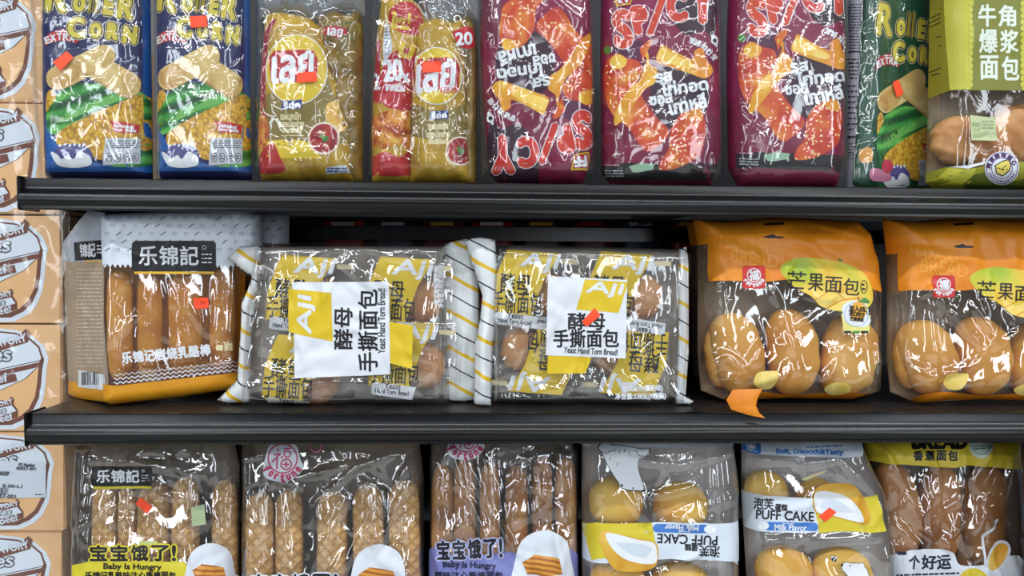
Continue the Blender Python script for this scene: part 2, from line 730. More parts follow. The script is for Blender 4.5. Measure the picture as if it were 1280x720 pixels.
    def _stroke(s, X, Y, E, Fc, w, place, mat, layer):
        P = np.stack([X, Y], 1)
        VV, FF = [P], [list(f) for f in Fc] if w > 0.9 else []
        n = len(P)
        A, B = P[[e[0] for e in E]], P[[e[1] for e in E]]
        dv = B - A
        ln = np.maximum(np.linalg.norm(dv, axis=1), 1e-9)
        nn = np.stack([-dv[:, 1], dv[:, 0]], 1) / ln[:, None] * w
        dd = dv / ln[:, None] * w * 0.5
        # a six-sided piece per edge covers its corners too
        pts = [A - nn, B - nn, B + dd * 1.7, B + nn, A + nn, A - dd * 1.7]
        m = len(E)
        VV += pts
        for i in range(m):
            FF.append([n + k * m + i for k in range(6)])
        Q = np.concatenate(VV)
        s.put(s.to_uv(place(Q[:, 0], Q[:, 1])), FF, mat, layer)

    def lines_of_print(s, box, rows, mat, layer=2, rot=0, seed=3, h=0.45):
        """rows of print too small to read: broken dashes"""
        rnd = random.Random(seed)
        x0, y0, x1, y1 = box
        cx, cy = (x0 + x1) / 2, (y0 + y1) / 2
        c, sn = math.cos(math.radians(rot)), math.sin(math.radians(rot))
        rh = (y1 - y0) / rows
        for i in range(rows):
            x = x0
            while x < x1 - 1:
                l = min(rnd.uniform(1.5, 8), x1 - x)
                a, b = y0 + rh * (i + 0.5 - h / 2), y0 + rh * (i + 0.5 + h / 2)
                q = [((px - cx) * c + (py - cy) * sn + cx, -(px - cx) * sn + (py - cy) * c + cy) for px, py in rect(x, a, x + l, b)]
                s.poly(q, mat, layer)
                x += l + rnd.uniform(0.7, 1.8)
        return s

    def barcode(s, box, mat, layer=2, seed=5, vert=False):
        rnd = random.Random(seed)
        x0, y0, x1, y1 = box
        x = x0
        while x < x1 - 0.6:
            w = rnd.choice((0.5, 0.9, 1.4))
            s.poly(rect(x, y0, min(x + w, x1), y1), mat, layer)
            x += w + rnd.choice((0.5, 0.8, 1.2))

    def done(s, label=None):
        o = link_mesh(s.name, s.verts, s.faces, s.mats, s.mi, s.parent)
        if label:
            o['label'] = label
        return o

    def piece(s, name, P, mat, layer=3, label=None, writing=None, side=None):
        """a sticker of its own lying on this sheet"""
        keep = (s.verts, s.faces, s.mi, s.mats, s.n, s.name)
        s.verts, s.faces, s.mi, s.mats, s.n, s.name = [], [], [], [mat], 0, name
        s.poly(P, mat, layer)
        if writing:
            writing(s)
        o = s.done(label)
        s.verts, s.faces, s.mi, s.mats, s.n, s.name = keep
        return o


ORANGE = None


def price_sticker(sh, P, txt=None, layer=5):
    ink = pr((180, 45, 22), 0.6, 0)
    P = np.asarray(P, float)
    c = P.mean(0)
    ex = P[1] - P[0]
    w, hh = np.linalg.norm(ex), np.linalg.norm(P[2] - P[1])
    rot = -math.degrees(math.atan2(ex[1], ex[0]))

    def wr(s):
        if txt:
            s.text(txt, (c[0] - w * 0.3, c[1] - hh * 0.2, c[0] + w * 0.3, c[1] + hh * 0.2), ink, layer + 1, rot)
    return sh.piece('price_sticker', P, pr((255, 78, 38), 0.55, 0.0), layer, 'small fluorescent orange price sticker', wr)


def loaf(pk, name, a, b, r, mat, d=0.0, parent=None, sq=2.4, flat=0.7, bend=0.0, r2=None, ridges=0, seed=0, lump=0.04, nu=20, nv=22, ends=2.5, depth_r=None):
    """a rounded loaf, bun or stick lying between photo points a and b with half width r (photo pixels)"""
    A, B = pk.p3(*a, d), pk.p3(*b, d)
    s = (pk.p3(a[0] + 10, a[1], d) - A).length / 10
    R = r * s
    R2 = R if r2 is None else r2 * s
    ax = B - A
    L = ax.length
    ax.normalize()
    sd = Vector((0, -1, 0)).cross(ax)
    fr = Vector((0, -1, 0))
    rnd = random.Random(seed)
    ph = [rnd.uniform(0, 6.28) for _ in range(6)]
    dr = depth_r * s if depth_r else None
    V, Fc = [], []
    for i in range(nv + 1):
        t = i / nv
        x = -math.cos(math.pi * t)
        prof = max(0.0, 1 - abs(x) ** ends) ** (1 / 2.2)
        c = A + ax * (L * (x + 1) / 2) + sd * (bend * s * (1 - x * x))
        rr = (R + (R2 - R) * t) * prof
        if ridges:
            rr *= 0.84 + 0.2 * abs(math.sin(math.pi * ridges * t + 0.4)) ** 0.6
        for j in range(nu):
            an = 2 * math.pi * j / nu
            ca, sa = math.cos(an), math.sin(an)
            q = (abs(ca) ** sq + abs(sa) ** sq) ** (-1 / sq)
            l = 1 + lump * (math.sin(3 * an + ph[0] + 4 * t) + math.sin(5 * t * 6.28 + ph[1] + an) + math.sin(2 * an + ph[2]))
            k = rr * q * l
            V.append(c + sd * (ca * k) + fr * (sa * (k * flat if dr is None else dr * prof * q * l)))
    for i in range(nv):
        for j in range(nu):
            Fc.append([i * nu + j, i * nu + (j + 1) % nu, (i + 1) * nu + (j + 1) % nu, (i + 1) * nu + j])
    o = link_mesh(name, V, Fc, [mat], None, parent or pk.root)
    bm = bmesh.new(); bm.from_mesh(o.data)
    bmesh.ops.remove_doubles(bm, verts=bm.verts[:], dist=1e-5)
    bmesh.ops.recalc_face_normals(bm, faces=bm.faces[:])
    bm.to_mesh(o.data); bm.free()
    return o

# ------------------------------------------------------------------ the setting
BLACK = None


def shelf_black():
    m, nt, p, tc = base_mat('black_shelf_enamel', 0.27)
    p.inputs['Base Color'].default_value = lin((4, 6, 9))
    p.inputs['Specular IOR Level'].default_value = 0.45
    return m


def perforated_black():
    m, nt, p, tc = base_mat('perforated_black_steel', 0.4)
    N, L = nt.nodes.new, nt.links.new
    mp = N('ShaderNodeMapping'); mp.inputs['Scale'].default_value = (40, 40, 0)
    L(tc.outputs['Object'], mp.inputs[0])
    fr = N('ShaderNodeVectorMath'); fr.operation = 'FRACTION'
    L(mp.outputs[0], fr.inputs[0])
    su = N('ShaderNodeVectorMath'); su.operation = 'DISTANCE'; su.inputs[1].default_value = (0.5, 0.5, 0)
    L(fr.outputs[0], su.inputs[0])
    lt = N('ShaderNodeMath'); lt.operation = 'LESS_THAN'; lt.inputs[1].default_value = 0.16
    L(su.outputs['Value'], lt.inputs[0])
    mx = N('ShaderNodeMix'); mx.data_type = 'RGBA'
    mx.inputs[6].default_value = lin((36, 32, 31)); mx.inputs[7].default_value = lin((4, 4, 5))
    L(lt.outputs[0], mx.inputs[0]); L(mx.outputs[2], p.inputs['Base Color'])
    return m


BLACK, PERF = shelf_black(), perforated_black()
DARKPANEL = pr((30, 32, 36), 0.5, 0)
FLOORM = mottled('speckled_vinyl_floor', [(150, 150, 148), (178, 177, 172), (196, 195, 190)], 30, 0.35, bump=0)
bm = bmesh.new(); add_box(bm, -3, 3, -4, 1.2, -0.05, 0)
tag(bm_link('floor', bm, FLOORM), kind='structure')
bm = bmesh.new(); add_box(bm, -3, 3, 0.9, 0.95, 0, 3)
tag(bm_link('wall_back', bm, pr((150, 146, 140), 0.8, 0)), kind='structure')

XR = 1.15
BACK = 0.42


def shelf(z, px_left, py_left, label):
    xl = at(px_left, py_left, -0.004).x
    root = bpy.data.objects.new('display_shelf', None)
    COL.objects.link(root)
    root.location = (xl, 0, z)
    tag(root, label, 'shelf', 'black steel shelves of the unit')
    L = XR - xl
    bm = bmesh.new(); add_box(bm, 0.002, L, 0.004, BACK - 0.006, -0.004, 0)
    bm_link('deck', bm, PERF, root)
    # rolled front lip, swept along x
    prof = [(0.006, -0.0005), (0.0, 0.0), (-0.003, -0.0006), (-0.0045, -0.002), (-0.0052, -0.012), (-0.0062, -0.0145), (-0.0085, -0.0172), (-0.0112, -0.0198), (-0.0135, -0.0228), (-0.0147, -0.0262), (-0.0148, -0.0300), (-0.0140, -0.0330),
            (-0.012, -0.036), (-0.0105, -0.0375), (-0.0105, -0.0405), (-0.008, -0.0425), (0.0, -0.0425), (0.006, -0.040), (0.006, -0.02)]
    V, Fc = [], []
    for x in (0.0, L):
        V += [(x, y, q) for y, q in prof]
    n = len(prof)
    for i in range(n):
        Fc.append([i, (i + 1) % n, n + (i + 1) % n, n + i])
    Fc += [list(range(n)), list(range(2 * n - 1, n - 1, -1))]
    o = link_mesh('front_lip', V, Fc, [BLACK], None, root)
    md = o.modifiers.new('edge', 'EDGE_SPLIT'); md.split_angle = math.radians(38)
    bm = bmesh.new(); add_box(bm, -0.004, 0.0, -0.0125, 0.03, -0.0435, 0.0015)
    bm_link('end_cap', bm, BLACK, root, bevel=0.0012)
    bm = bmesh.new(); add_box(bm, 0.012, 0.016, 0.01, BACK - 0.008, -0.04, -0.005)
    bm_link('bracket', bm, BLACK, root)
    bm = bmesh.new(); add_box(bm, 0.9, 0.904, 0.01, BACK - 0.008, -0.04, -0.005)
    bm_link('bracket', bm, BLACK, root)
    return root


shelf(Z1, 29, 218, 'black steel shelf carrying the crisps, topmost of the three')
shelf(Z2, 38, 515, 'black steel shelf carrying the yeast bread and mango bread, second of the three')
shelf(Z3, 40, 812, 'lowest black steel shelf, under the waffle sticks and puff cakes')

root = bpy.data.objects.new('gondola_frame', None); COL.objects.link(root)
root.location = (0, BACK + 0.02, 0)
tag(root, 'dark steel upright frame and back panel behind the black shelves', 'shelving')
xl = at(29, 218, 0).x
bm = bmesh.new(); add_box(bm, xl + 0.03, XR, -0.002, 0.006, 0.25, 2.1)
bm_link('back_panel', bm, DARKPANEL, root)
for x in (xl + 0.01, XR - 0.02):
    bm = bmesh.new(); add_box(bm, x, x + 0.03, -0.024, 0.02, 0.0, 2.1)
    bm_link('upright', bm, BLACK, root, bevel=0.002)
bm = bmesh.new(); add_box(bm, xl + 0.041, XR - 0.021, -0.165, -0.14, at(640, 301, 0.28).z, at(640, 284, 0.28).z)
bm_link('rear_rail', bm, BLACK, root, bevel=0.004)
bm = bmesh.new(); add_box(bm, xl + 0.041, XR - 0.021, -0.40, 0.0, 0.0, 0.12)
bm_link('plinth', bm, BLACK, root, bevel=0.004)

# ------------------------------------------------------------------ cartons of instant noodles, stacked to the left of the shelves
KRAFT = mottled('kraft_cardboard', [(221, 174, 124), (228, 183, 134), (233, 190, 142)], 14, 0.75, bump=0.03, spec=0.2)
BROWN, PALE, TANB = pr((112, 62, 44), 0.7, 0), pr((218, 228, 240), 0.7, 0), pr((233, 184, 128), 0.7, 0)
KLINE = pr((88, 48, 36), 0.7, 0)
seams = [-12, 128, 268, 405, 539, 664, 792]
dxs = [-14, -9, 0, 1, 8, 4]
CY = 0.10
names = ['topmost in view, behind the blue corn snacks', 'second from the top, level with the upper shelf edge', 'third from the top, beside the cheese stick bag',
         'fourth from the top, level with the lower shelf edge', 'with a white shipping label on its front', 'lowest in view, below the carton with the shipping label']


def carton(i):
    t, b, dx = seams[i], seams[i + 1], dxs[i]
    xr = 76 + dx * 0.6
    yy = CY + random.Random(i).uniform(0, 0.004)
    z0, z1 = at(30, b, CY).z, at(30, t, CY).z
    x1 = at(xr, 0.5 * (t + b), CY).x
    x0 = x1 - 0.40
    pk = Pack('noodle_carton', xr, yy, z0, ref=0.0, py=0.5 * (t + b))
    pk.tag('tan printed cardboard noodle carton, ' + names[i], 'box', 'cartons stacked beside the shelves')
    bm = bmesh.new(); add_box(bm, -0.40, 0, 0, 0.30, 0.0008, z1 - z0 - 0.0016)
    bm_link('carton_body', bm, KRAFT, pk.root, bevel=0.0016)
    sh = pk.sheet('printed_front', [(xr - 330, t + 2), (xr - 1.5, t + 2), (xr - 1.5, b - 2), (xr - 330, b - 2)], KRAFT, T=0.0, base=0.0008, pitch=0.08)
    k = (b - t) / 137.0
    sh.Tf = lambda P: np.stack([P[:, 0] + dx, t + (P[:, 1] - 268) * k], 1)
    outer = [(-230, 300), (-190, 278), (-100, 271), (-20, 271), (20, 276), (40, 283), (54, 296), (60, 311), (57.5, 324), (56, 345), (53, 365), (45, 383), (34, 394), (18, 402), (-20, 403), (-190, 403), (-225, 370)]

    def inset(P, d):
        c = np.array((-85, 338)); P = np.asarray(P, float); v = P - c
        return c + v * (1 - d / np.abs(v).max(0))
    sh.poly(outer, PALE, 1)
    sh.poly(inset(outer, 5.5), BROWN, 2)
    sh.poly(inset(outer, 10.5), TANB, 3)
    lid = [(-230, 318), (-190, 285), (-100, 277.5), (-20, 277), (18, 281), (36, 288), (47, 298), (51, 311), (47, 322), (30, 338), (0, 352), (-60, 366), (-150, 366), (-215, 345)]
    sh.poly(inset(lid, -2.0), BROWN, 4)
    sh.poly(lid, PALE, 5)
    sh.poly([(-200, 345), (0, 327.5), (52, 316), (51.5, 322), (0, 334), (-200, 352)], BROWN, 6)
    sh.line([(-200, 342), (0, 325.5), (52, 314)], 1, KLINE, 6)
    sh.poly([(-110, 310), (-10, 295), (0, 293), (30, 286), (27, 279), (32, 274), (37, 279), (35, 291), (0, 302), (-110, 322)], BROWN, 7)
    sh.text('SAVORY', (-11, 283.5, 33, 294.5), PALE, 8, 11, 0.35)
    sh.text('Noodles', (-84, 301, 14, 318), PALE, 7, 5, 0.9, 0.2, outline=((2.1, KLINE),))
    sh.poly([(-60, 343), (0, 334.5), (19, 331), (21.5, 340.5), (0, 346), (-60, 356)], BROWN, 7)
    sh.text('Beef', (-20, 332.5, 9.5, 343.5), PALE, 8, 10, 0.5)
    # small bowl repeated below
    sh.poly([(-60, 375), (-20, 366), (2, 365), (16, 369), (22, 378), (22, 383), (0, 388), (-60, 396)], BROWN, 4)
    sh.poly([(-60, 377), (-20, 368), (2, 367), (14, 371), (20, 379), (0, 386), (-60, 393)], PALE, 5)
    sh.poly([(-60, 379), (0, 369.5), (13, 366), (12, 362), (15, 360.5), (17.5, 365), (16, 371), (0, 375), (-60, 386)], BROWN, 6)
    sh.text('SAVORY', (-18, 366.5, 16, 373), PALE, 7, 12, 0.2)
    sh.text('Noodles', (-46, 376, 7.5, 384), PALE, 7, 5, 0.5, 0.2, outline=((1.1, KLINE),))
    sh.poly([(-60, 397), (0, 386), (19, 380.5), (22, 381), (22, 386), (17.5, 388), (0, 393), (-60, 403)], BROWN, 6)
    sh.text('Beef', (-8, 382.5, 16, 392.5), PALE, 8, 14, 0.35)
    sh.Tf = None
    if i == 4:
        w, ink = pr((206, 216, 228), 0.5, 0), pr((50, 56, 66), 0.6, 0)

        def wr(s):
            s.text('PO Number', (25, 578.5, 45, 582.5), ink, 11, -2, 0.25)
            s.text('00057-001', (22, 583, 46, 587), ink, 11, -2, 0.25)
            s.text('BEEF', (0, 589, 13, 593.5), ink, 11, -2, 0.3)
            s.text('E-00-L1', (5, 605, 29, 609), ink, 11, -2, 0.25)
            s.barcode((0, 609, 12, 617), ink, 11)
            s.text('57-001', (1, 617.5, 21, 622), ink, 11, -2, 0.3)
            s.lines_of_print((45, 616, 56, 619), 1, ink, 11)
        sh.piece('shipping_label', [(-60, 574), (58.5, 577), (58, 621), (-60, 624)], w, 9, 'white shipping label with black print and a bar code', wr)
    sh.done()
    if i in (3, 5):
        sp = Pack('side', xr, yy, z0, ref=0.0, py=0.5 * (t + b))
        bpy.data.objects.remove(sp.root)
        m = bmesh.new()
        zc = (z1 - z0) * (0.72 if i == 5 else 0.80)
        V, Fc, mi = [], [], []
        for q, (hw, hh, c) in enumerate(((0.055, 0.030, 1), (0.050, 0.025, 0), (0.042, 0.019, 1))):
            P = rrect(0.085 - hw, zc - hh, 0.085 + hw, zc + hh, 0.012)
            n = len(V)
            V += [(0.0006 + 0.0003 * q, y, z) for y, z in P]
            Fc.append(list(range(n, n + len(P)))); mi.append(c)
        m.free()
        link_mesh('printed_side_mark', V, Fc, [PALE, BROWN], mi, pk.root, False)
    return pk


for i in range(6):
    carton(i)
# clear stretch wrap over the stack
wp = Pack('stretch_wrap', 20, CY - 0.012, Z3 - 0.1, ref=0.0, py=560)
wp.tag('clear stretch wrap pulled over the stack of noodle cartons', 'plastic wrap')
sh = wp.sheet('wrap_film', [(-230, -30), (79, -30), (90, 400), (96, 740), (-230, 740)], film('stretch_film', haze=0.03, bump=0.10, bscale=20, gloss=0.8), T=0.002, r=0.02, base=0.0, pitch=0.006, amp=0.0012, wl=0.05, nf=0,
              folds=[((28, 290), (32, 309), .004, .004), ((34, 286), (37, 310), .004, .004), ((40, 284), (43, 303), .004, .004), ((46, 286), (48, 296), .004, .003), ((14, 118), (18, 128), .004, .003),
                     ((25, 117), (28, 128), .004, .003), ((40, 117), (43, 128), .004, .003), ((49, 548), (52, 575), .004, .003), ((58, 545), (61, 570), .004, .003), ((72, 555), (76, 700), .006, .003), ((66, 668), (90, 663), .005, .004)], seed=4)
sh.done()

# ------------------------------------------------------------------ shared inks
WHITE = pr((226, 230, 236), 0.4, 0.0)
CREAM = pr((236, 226, 176), 0.4, 0.0)
INK = pr((22, 20, 26), 0.45, 0.0)
YEL = pr((206, 190, 62), 0.4, 0.0)
RED = pr((186, 36, 44), 0.4, 0.0)
CORN = mottled('printed_corn_kernels', [(226, 186, 66), (214, 168, 50), (172, 124, 34)], 190, 0.4, 'voronoi', 0.0)
SNACK = mottled('printed_corn_rolls', [(186, 150, 84), (206, 176, 106), (222, 198, 136)], 45, 0.45, bump=0)
LEAF = mottled('printed_corn_leaf', [(22, 96, 40), (44, 138, 52), (96, 178, 78)], 16, 0.4, 'wave', 0, 2, (0.6, 1, 1), 0.45, distort=2)
LEAFD = mottled('printed_dark_leaf', [(14, 74, 34), (28, 108, 42), (58, 146, 62)], 16, 0.4, 'wave', 0, 2, (0.6, 1, 1), 0.45, distort=2)
CLEAR = film('clear_film', haze=0.015, gloss=3.6, bump=0.07, bscale=34, rough=0.05)
OVER = film('overwrap_film', haze=0.008, gloss=1.7, bump=0.08, bscale=34, rough=0.05)
HAZY = film('hazy_film', haze=0.07, gloss=1.5, bump=0.2, bscale=35, rough=0.07)
MILKY = film('milky_film', haze=0.26, gloss=2.4, bump=0.2, bscale=50, rough=0.08)

G_CORN = 'corn snack bags on the top shelf'
G_CHIP = 'potato crisp packs on the top shelf'
G_SPICY = 'crimson spicy snack bags on the top shelf'


def corn_art(s, blue=True):
    bg = pr((24, 30, 84), 0.4, 0.1) if blue else pr((18, 74, 48), 0.4, 0.1)
    # upper and lower lettering
    for ch, x0, y0, x1, y1, r in (('R', 57, -26, 87, 16, -6), ('O', 91, -6, 109, 16, -6), ('l', 111, -16, 117, 17, -7), ('l', 119, -16, 125, 18, -7), ('E', 129, -6, 145, 20, -8), ('R', 147, -6, 170, 25, -10),
                                  ('C', 84, 21, 108, 49, 0), ('O', 112, 28, 129, 49, 0), ('R', 133, 28, 150, 51, -5), ('N', 153, 32, 173, 56, -6)):
        s.text(ch, (x0 + 3.0, y0 + 2.6, x1 - 3.0, y1 - 2.6), YEL, 4, r, 2.0, outline=((4.3, CREAM), (3.5, INK)))
    s.poly([(56, 57), (58, 46), (66, 40), (78, 37), (90, 40), (97, 46), (97, 54), (86, 52), (76, 51), (64, 54)], RED, 3, True)
    for ch, x, y, r in zip('EXTRA', (60, 67, 75, 83, 91), (50.5, 47.5, 46, 46.3, 48.5), (18, 10, 2, -6, -14)):
        s.text(ch, (x - 3.2, y - 4, x + 3.2, y + 4), WHITE, 5, r, 0.5)
    s.lines_of_print((70, 38, 84, 41.5), 1, WHITE, 5, seed=2)
    s.poly([(58, 155), (60, 133), (74, 116), (100, 104), (140, 108), (181, 118), (184, 150), (140, 150), (80, 164), (64, 168)], LEAF, 1, True)
    s.poly([(62, 150), (76, 128), (104, 108), (140, 112), (120, 128), (92, 142), (72, 152)], LEAFD, 2, True)
    s.poly([(70, 150), (98, 133), (135, 121), (174, 116), (150, 126), (112, 139), (82, 152)], pr((104, 176, 84), 0.4, 0), 2, True)
    s.poly([(70, 172), (78, 162), (104, 148), (142, 132), (186, 121), (187, 184), (170, 186), (150, 192), (128, 200), (112, 194), (92, 186), (74, 182)], CORN, 3, True)
    s.poly([(58, 140), (59, 118), (66, 112), (70, 122), (64, 132)], CORN, 3, True)
    s.poly([(136, 207), (150, 196), (172, 186), (187, 180), (188, 204), (172, 209)], LEAF, 2, True)
    s.poly(capsule((73, 98), (130, 71), 15), SNACK, 4)
    s.poly(capsule((73.5, 99), (88, 91), 12), mottled('printed_roll_end', [(178, 128, 66), (196, 156, 88), (204, 170, 104)], 60, 0.45, bump=0), 5)
    s.poly(capsule((113, 80), (161, 108), 15.5), mottled('printed_roll_shade', [(150, 116, 60), (176, 142, 80), (190, 158, 96)], 45, 0.5, bump=0), 4.5)
    s.poly(capsule((114, 78), (162, 106), 15), SNACK, 5)
    s.poly([(137.5, 151), (176, 157), (174, 167.5), (144.5, 166)], RED, 5)
    s.text('individual', (144, 156, 168, 160), WHITE, 6, -6, 0.3)
    s.text('pack', (143, 160.5, 154, 164.5), WHITE, 6, -6, 0.3)
    s.text('inside', (157, 161, 171, 165), WHITE, 6, -6, 0.3)
    s.poly([(132, 173), (176, 174), (176, 205), (129.5, 207)], pr((188, 194, 204), 0.4, 0), 5)
    s.lines_of_print((134, 175, 175, 186), 4, INK, 6, seed=8, h=0.35)
    for k in range(4):
        s.ring(137 + 11 * k, 197, 4.4, 0.8, INK, 6, 8, 6)
        s.lines_of_print((134.5 + 11 * k, 194, 139.5 + 11 * k, 200), 2, INK, 6, seed=k)
    s.poly([(66, 196), (70, 188), (80, 181), (96, 180), (108, 183), (116, 192), (113, 204), (92, 207), (74, 206)], pr((74, 72, 130), 0.4, 0), 4, True)
    s.poly([(64, 190), (72, 193), (78, 199), (86, 194), (92, 199), (100, 190), (108, 192), (114, 197), (114, 206), (96, 210), (76, 208), (68, 200)], WHITE, 5, True)
    for k in range(6):
        s.poly(ell(76 + 6 * k, 182 - (k % 2) * 1.2, 2.2, 1.6, 20 * k, 8), WHITE, 6)


def corn_pack(fx, out, wrap, sticker, y, lab, z, label, rot=0.0, T=0.030, base_px=120, blue=True, seed=1, folds=(), fy=lambda y: y):
    pk = Pack('corn_snack_bag', base_px, y, z, rot=rot, ref=0.03, py=215)
    pk.tag(label, 'snack bag', G_CORN)
    body = pr((22, 30, 84), 0.35, 0.2, 0.1) if blue else pr((14, 72, 46), 0.35, 0.2, 0.3)
    edge = pr((28, 92, 168), 0.35, 0.1, 0.3) if blue else pr((24, 110, 62), 0.35, 0.1, 0.3)
    s = pk.sheet('inner_bag', out, body, T=T, r=0.028, pw=0.6, pitch=0.006, amp=0.0012, wl=0.05, nf=16, fh=0.0016, fw=0.008, seed=seed, back=body)
    s.Tf = lambda P: np.stack([fx(P[:, 0]), fy(P[:, 1])], 1)
    s.poly([(176, -60), (189, -60), (190, 214), (170, 214), (178, 150), (179, 60)], edge, 1)
    s.poly([(58, 150), (66, 170), (80, 190), (130, 206), (188, 206), (188, 215), (60, 215)], edge, 1)
    corn_art(s, blue)
    s.Tf = None
    if not blue:
        s.poly([(1073, 190), (1084, 184), (1090, 190), (1088, 202), (1076, 203)], pr((214, 150, 60), 0.4, 0), 6, True)
        s.poly(ell(1108, 208, 7, 8.5), pr((190, 44, 74), 0.4, 0), 7)
        s.poly([(1086, 215), (1092, 210), (1110, 216), (1112, 226), (1090, 226)], pr((206, 128, 160), 0.4, 0), 6, True)
    s.done()
    o = pk.sheet('outer_wrap', wrap, OVER, T=T - 0.002, r=0.024, pw=0.5, pitch=0.0026, amp=0.0012, wl=0.03, nf=26, fh=0.0045, fw=0.0065, folds=folds, seed=seed + 50, over=s, gap=0.0035)
    price_sticker(o, sticker)
    o.done()
    return pk


ident = lambda x: x
corn_pack(ident, [(57, -70), (187, -70), (190, 120), (191, 214), (178, 216.5), (74, 216), (60, 213), (57, 120)],
          [(41, -75), (191, -75), (193, 60), (193, 216), (180, 219), (70, 219), (54, 216), (47, 130)], [(66.5, 78), (84, 64), (92.5, 72), (76.5, 89)], 0.05, 0, Z1,
          'blue corn snack bag nearest the cartons, orange price sticker below its red banner', base_px=122, seed=3,
          folds=[((95, 5), (140, 60), .006, .006), ((138, 20), (139, 62), .004, .005), ((80, 20), (120, 10), .006, .005), ((70, 175), (125, 150), .006, .006), ((105, 170), (130, 212), .006, .005), ((100, 138), (142, 136), .004, .004), ((172, 80), (170, 118), .004, .004)])
corn_pack(lambda x: 220.5 + (x - 84) * 0.9, [(197, -70), (312, -70), (313, 120), (315, 214), (306, 217), (212, 217), (201, 214), (199, 120)],
          [(195, -75), (316, -75), (317, 60), (317, 216), (308, 219.5), (206, 219.5), (198, 216), (196, 130)], [(238, 20.5), (259, 19.5), (260, 33.5), (239, 35)], 0.05, 0, Z1,
          'blue corn snack bag with orange price sticker up on its yellow lettering', base_px=258, seed=7,
          folds=[((262, 78), (300, 96), .006, .006), ((270, 60), (268, 160), .004, .004), ((212, 190), (255, 165), .006, .005), ((240, 185), (285, 150), .008, .006), ((290, 100), (285, 150), .005, .005), ((260, 190), (275, 214), .006, .005)])


# ---------------------------------------------------------------- crisps in clear multipack wraps
GOLD = mottled('gold_foil_print', [(150, 118, 34), (186, 150, 44), (206, 174, 62)], 14, 0.32, bump=0.15, distort=2.0)
GOLDD = mottled('dark_gold_foil', [(92, 74, 26), (128, 102, 36), (150, 122, 50)], 22, 0.32, bump=0.3, distort=2.5)
BRIGHT = pr((216, 188, 42), 0.35, 0.0)
LRED = pr((178, 30, 42), 0.35, 0.0)
BLUE = pr((26, 56, 120), 0.4, 0)
OLIVE = pr((128, 112, 52), 0.4, 0)
CHIP = mottled('printed_crisp', [(206, 158, 66), (222, 180, 84), (232, 198, 110)], 40, 0.4, bump=0)
FRY = mottled('printed_squid_dish', [(120, 34, 20), (186, 92, 36), (216, 150, 60), (226, 186, 96)], 60, 0.4, bump=0, detail=5)


def crisp_front(s, cx, cy, r, bx, tag_box, lines, bowl):
    s.poly(ell(cx, cy, r + 2, r * 1.14 + 2), WHITE, 2)
    s.poly(ell(cx, cy, r + 0.9, r * 1.14 + 0.9), BRIGHT, 3)
    x0, y0, x1, y1 = bx
    s.poly([(x0, y0 + 9), (x0 + 7, y0 + 1), (x1 - 6, y0), (x1, y0 + 12), (x1 - 2, y1 - 2), (x0 + 3, y1)], LRED, 4)
    s.text('\u0e40\u0e25\u0e22', (x0 + 5, y0 + 7, x1 - 7, y1 - 2), WHITE, 5, 5, 1.5, 0.12)
    s.text('\u0e4c', (x1 - 16, y0 + 1, x1 - 9, y0 + 7), WHITE, 5, 0, 0.7)
    s.poly([(tag_box[0] + 1, tag_box[1]), (tag_box[2], tag_box[1] - 1.5), (tag_box[2] - 1, tag_box[3] - 1), (tag_box[0], tag_box[3])], BLUE, 4)
    s.text('\u0e23\u0e47\u0e2d\u0e04', (tag_box[0] + 3, tag_box[1] + 0.8, tag_box[2] - 3, tag_box[3] - 1.6), WHITE, 5, 3, 0.5)
    for t, bxx in lines:
        s.text(t, bxx, CREAM, 4, 1, 0.3)
    bx_, by_, br = bowl
    s.poly(ell(bx_, by_, br, br * 1.02), pr((222, 206, 186), 0.4, 0), 4)
    s.poly(ell(bx_, by_, br * 0.88, br * 0.9), mottled('printed_red_chilli', [(110, 22, 24), (158, 34, 34), (182, 70, 56)], 70, 0.4, bump=0), 5)
    s.poly(ell(bx_ + 2, by_ + 1, 5, 3, 30), pr((66, 120, 60), 0.4, 0), 6)
    s.poly(ell(bx_ - 1, by_ - 2, 4, 2.4, -40), pr((96, 146, 70), 0.4, 0), 6.5)


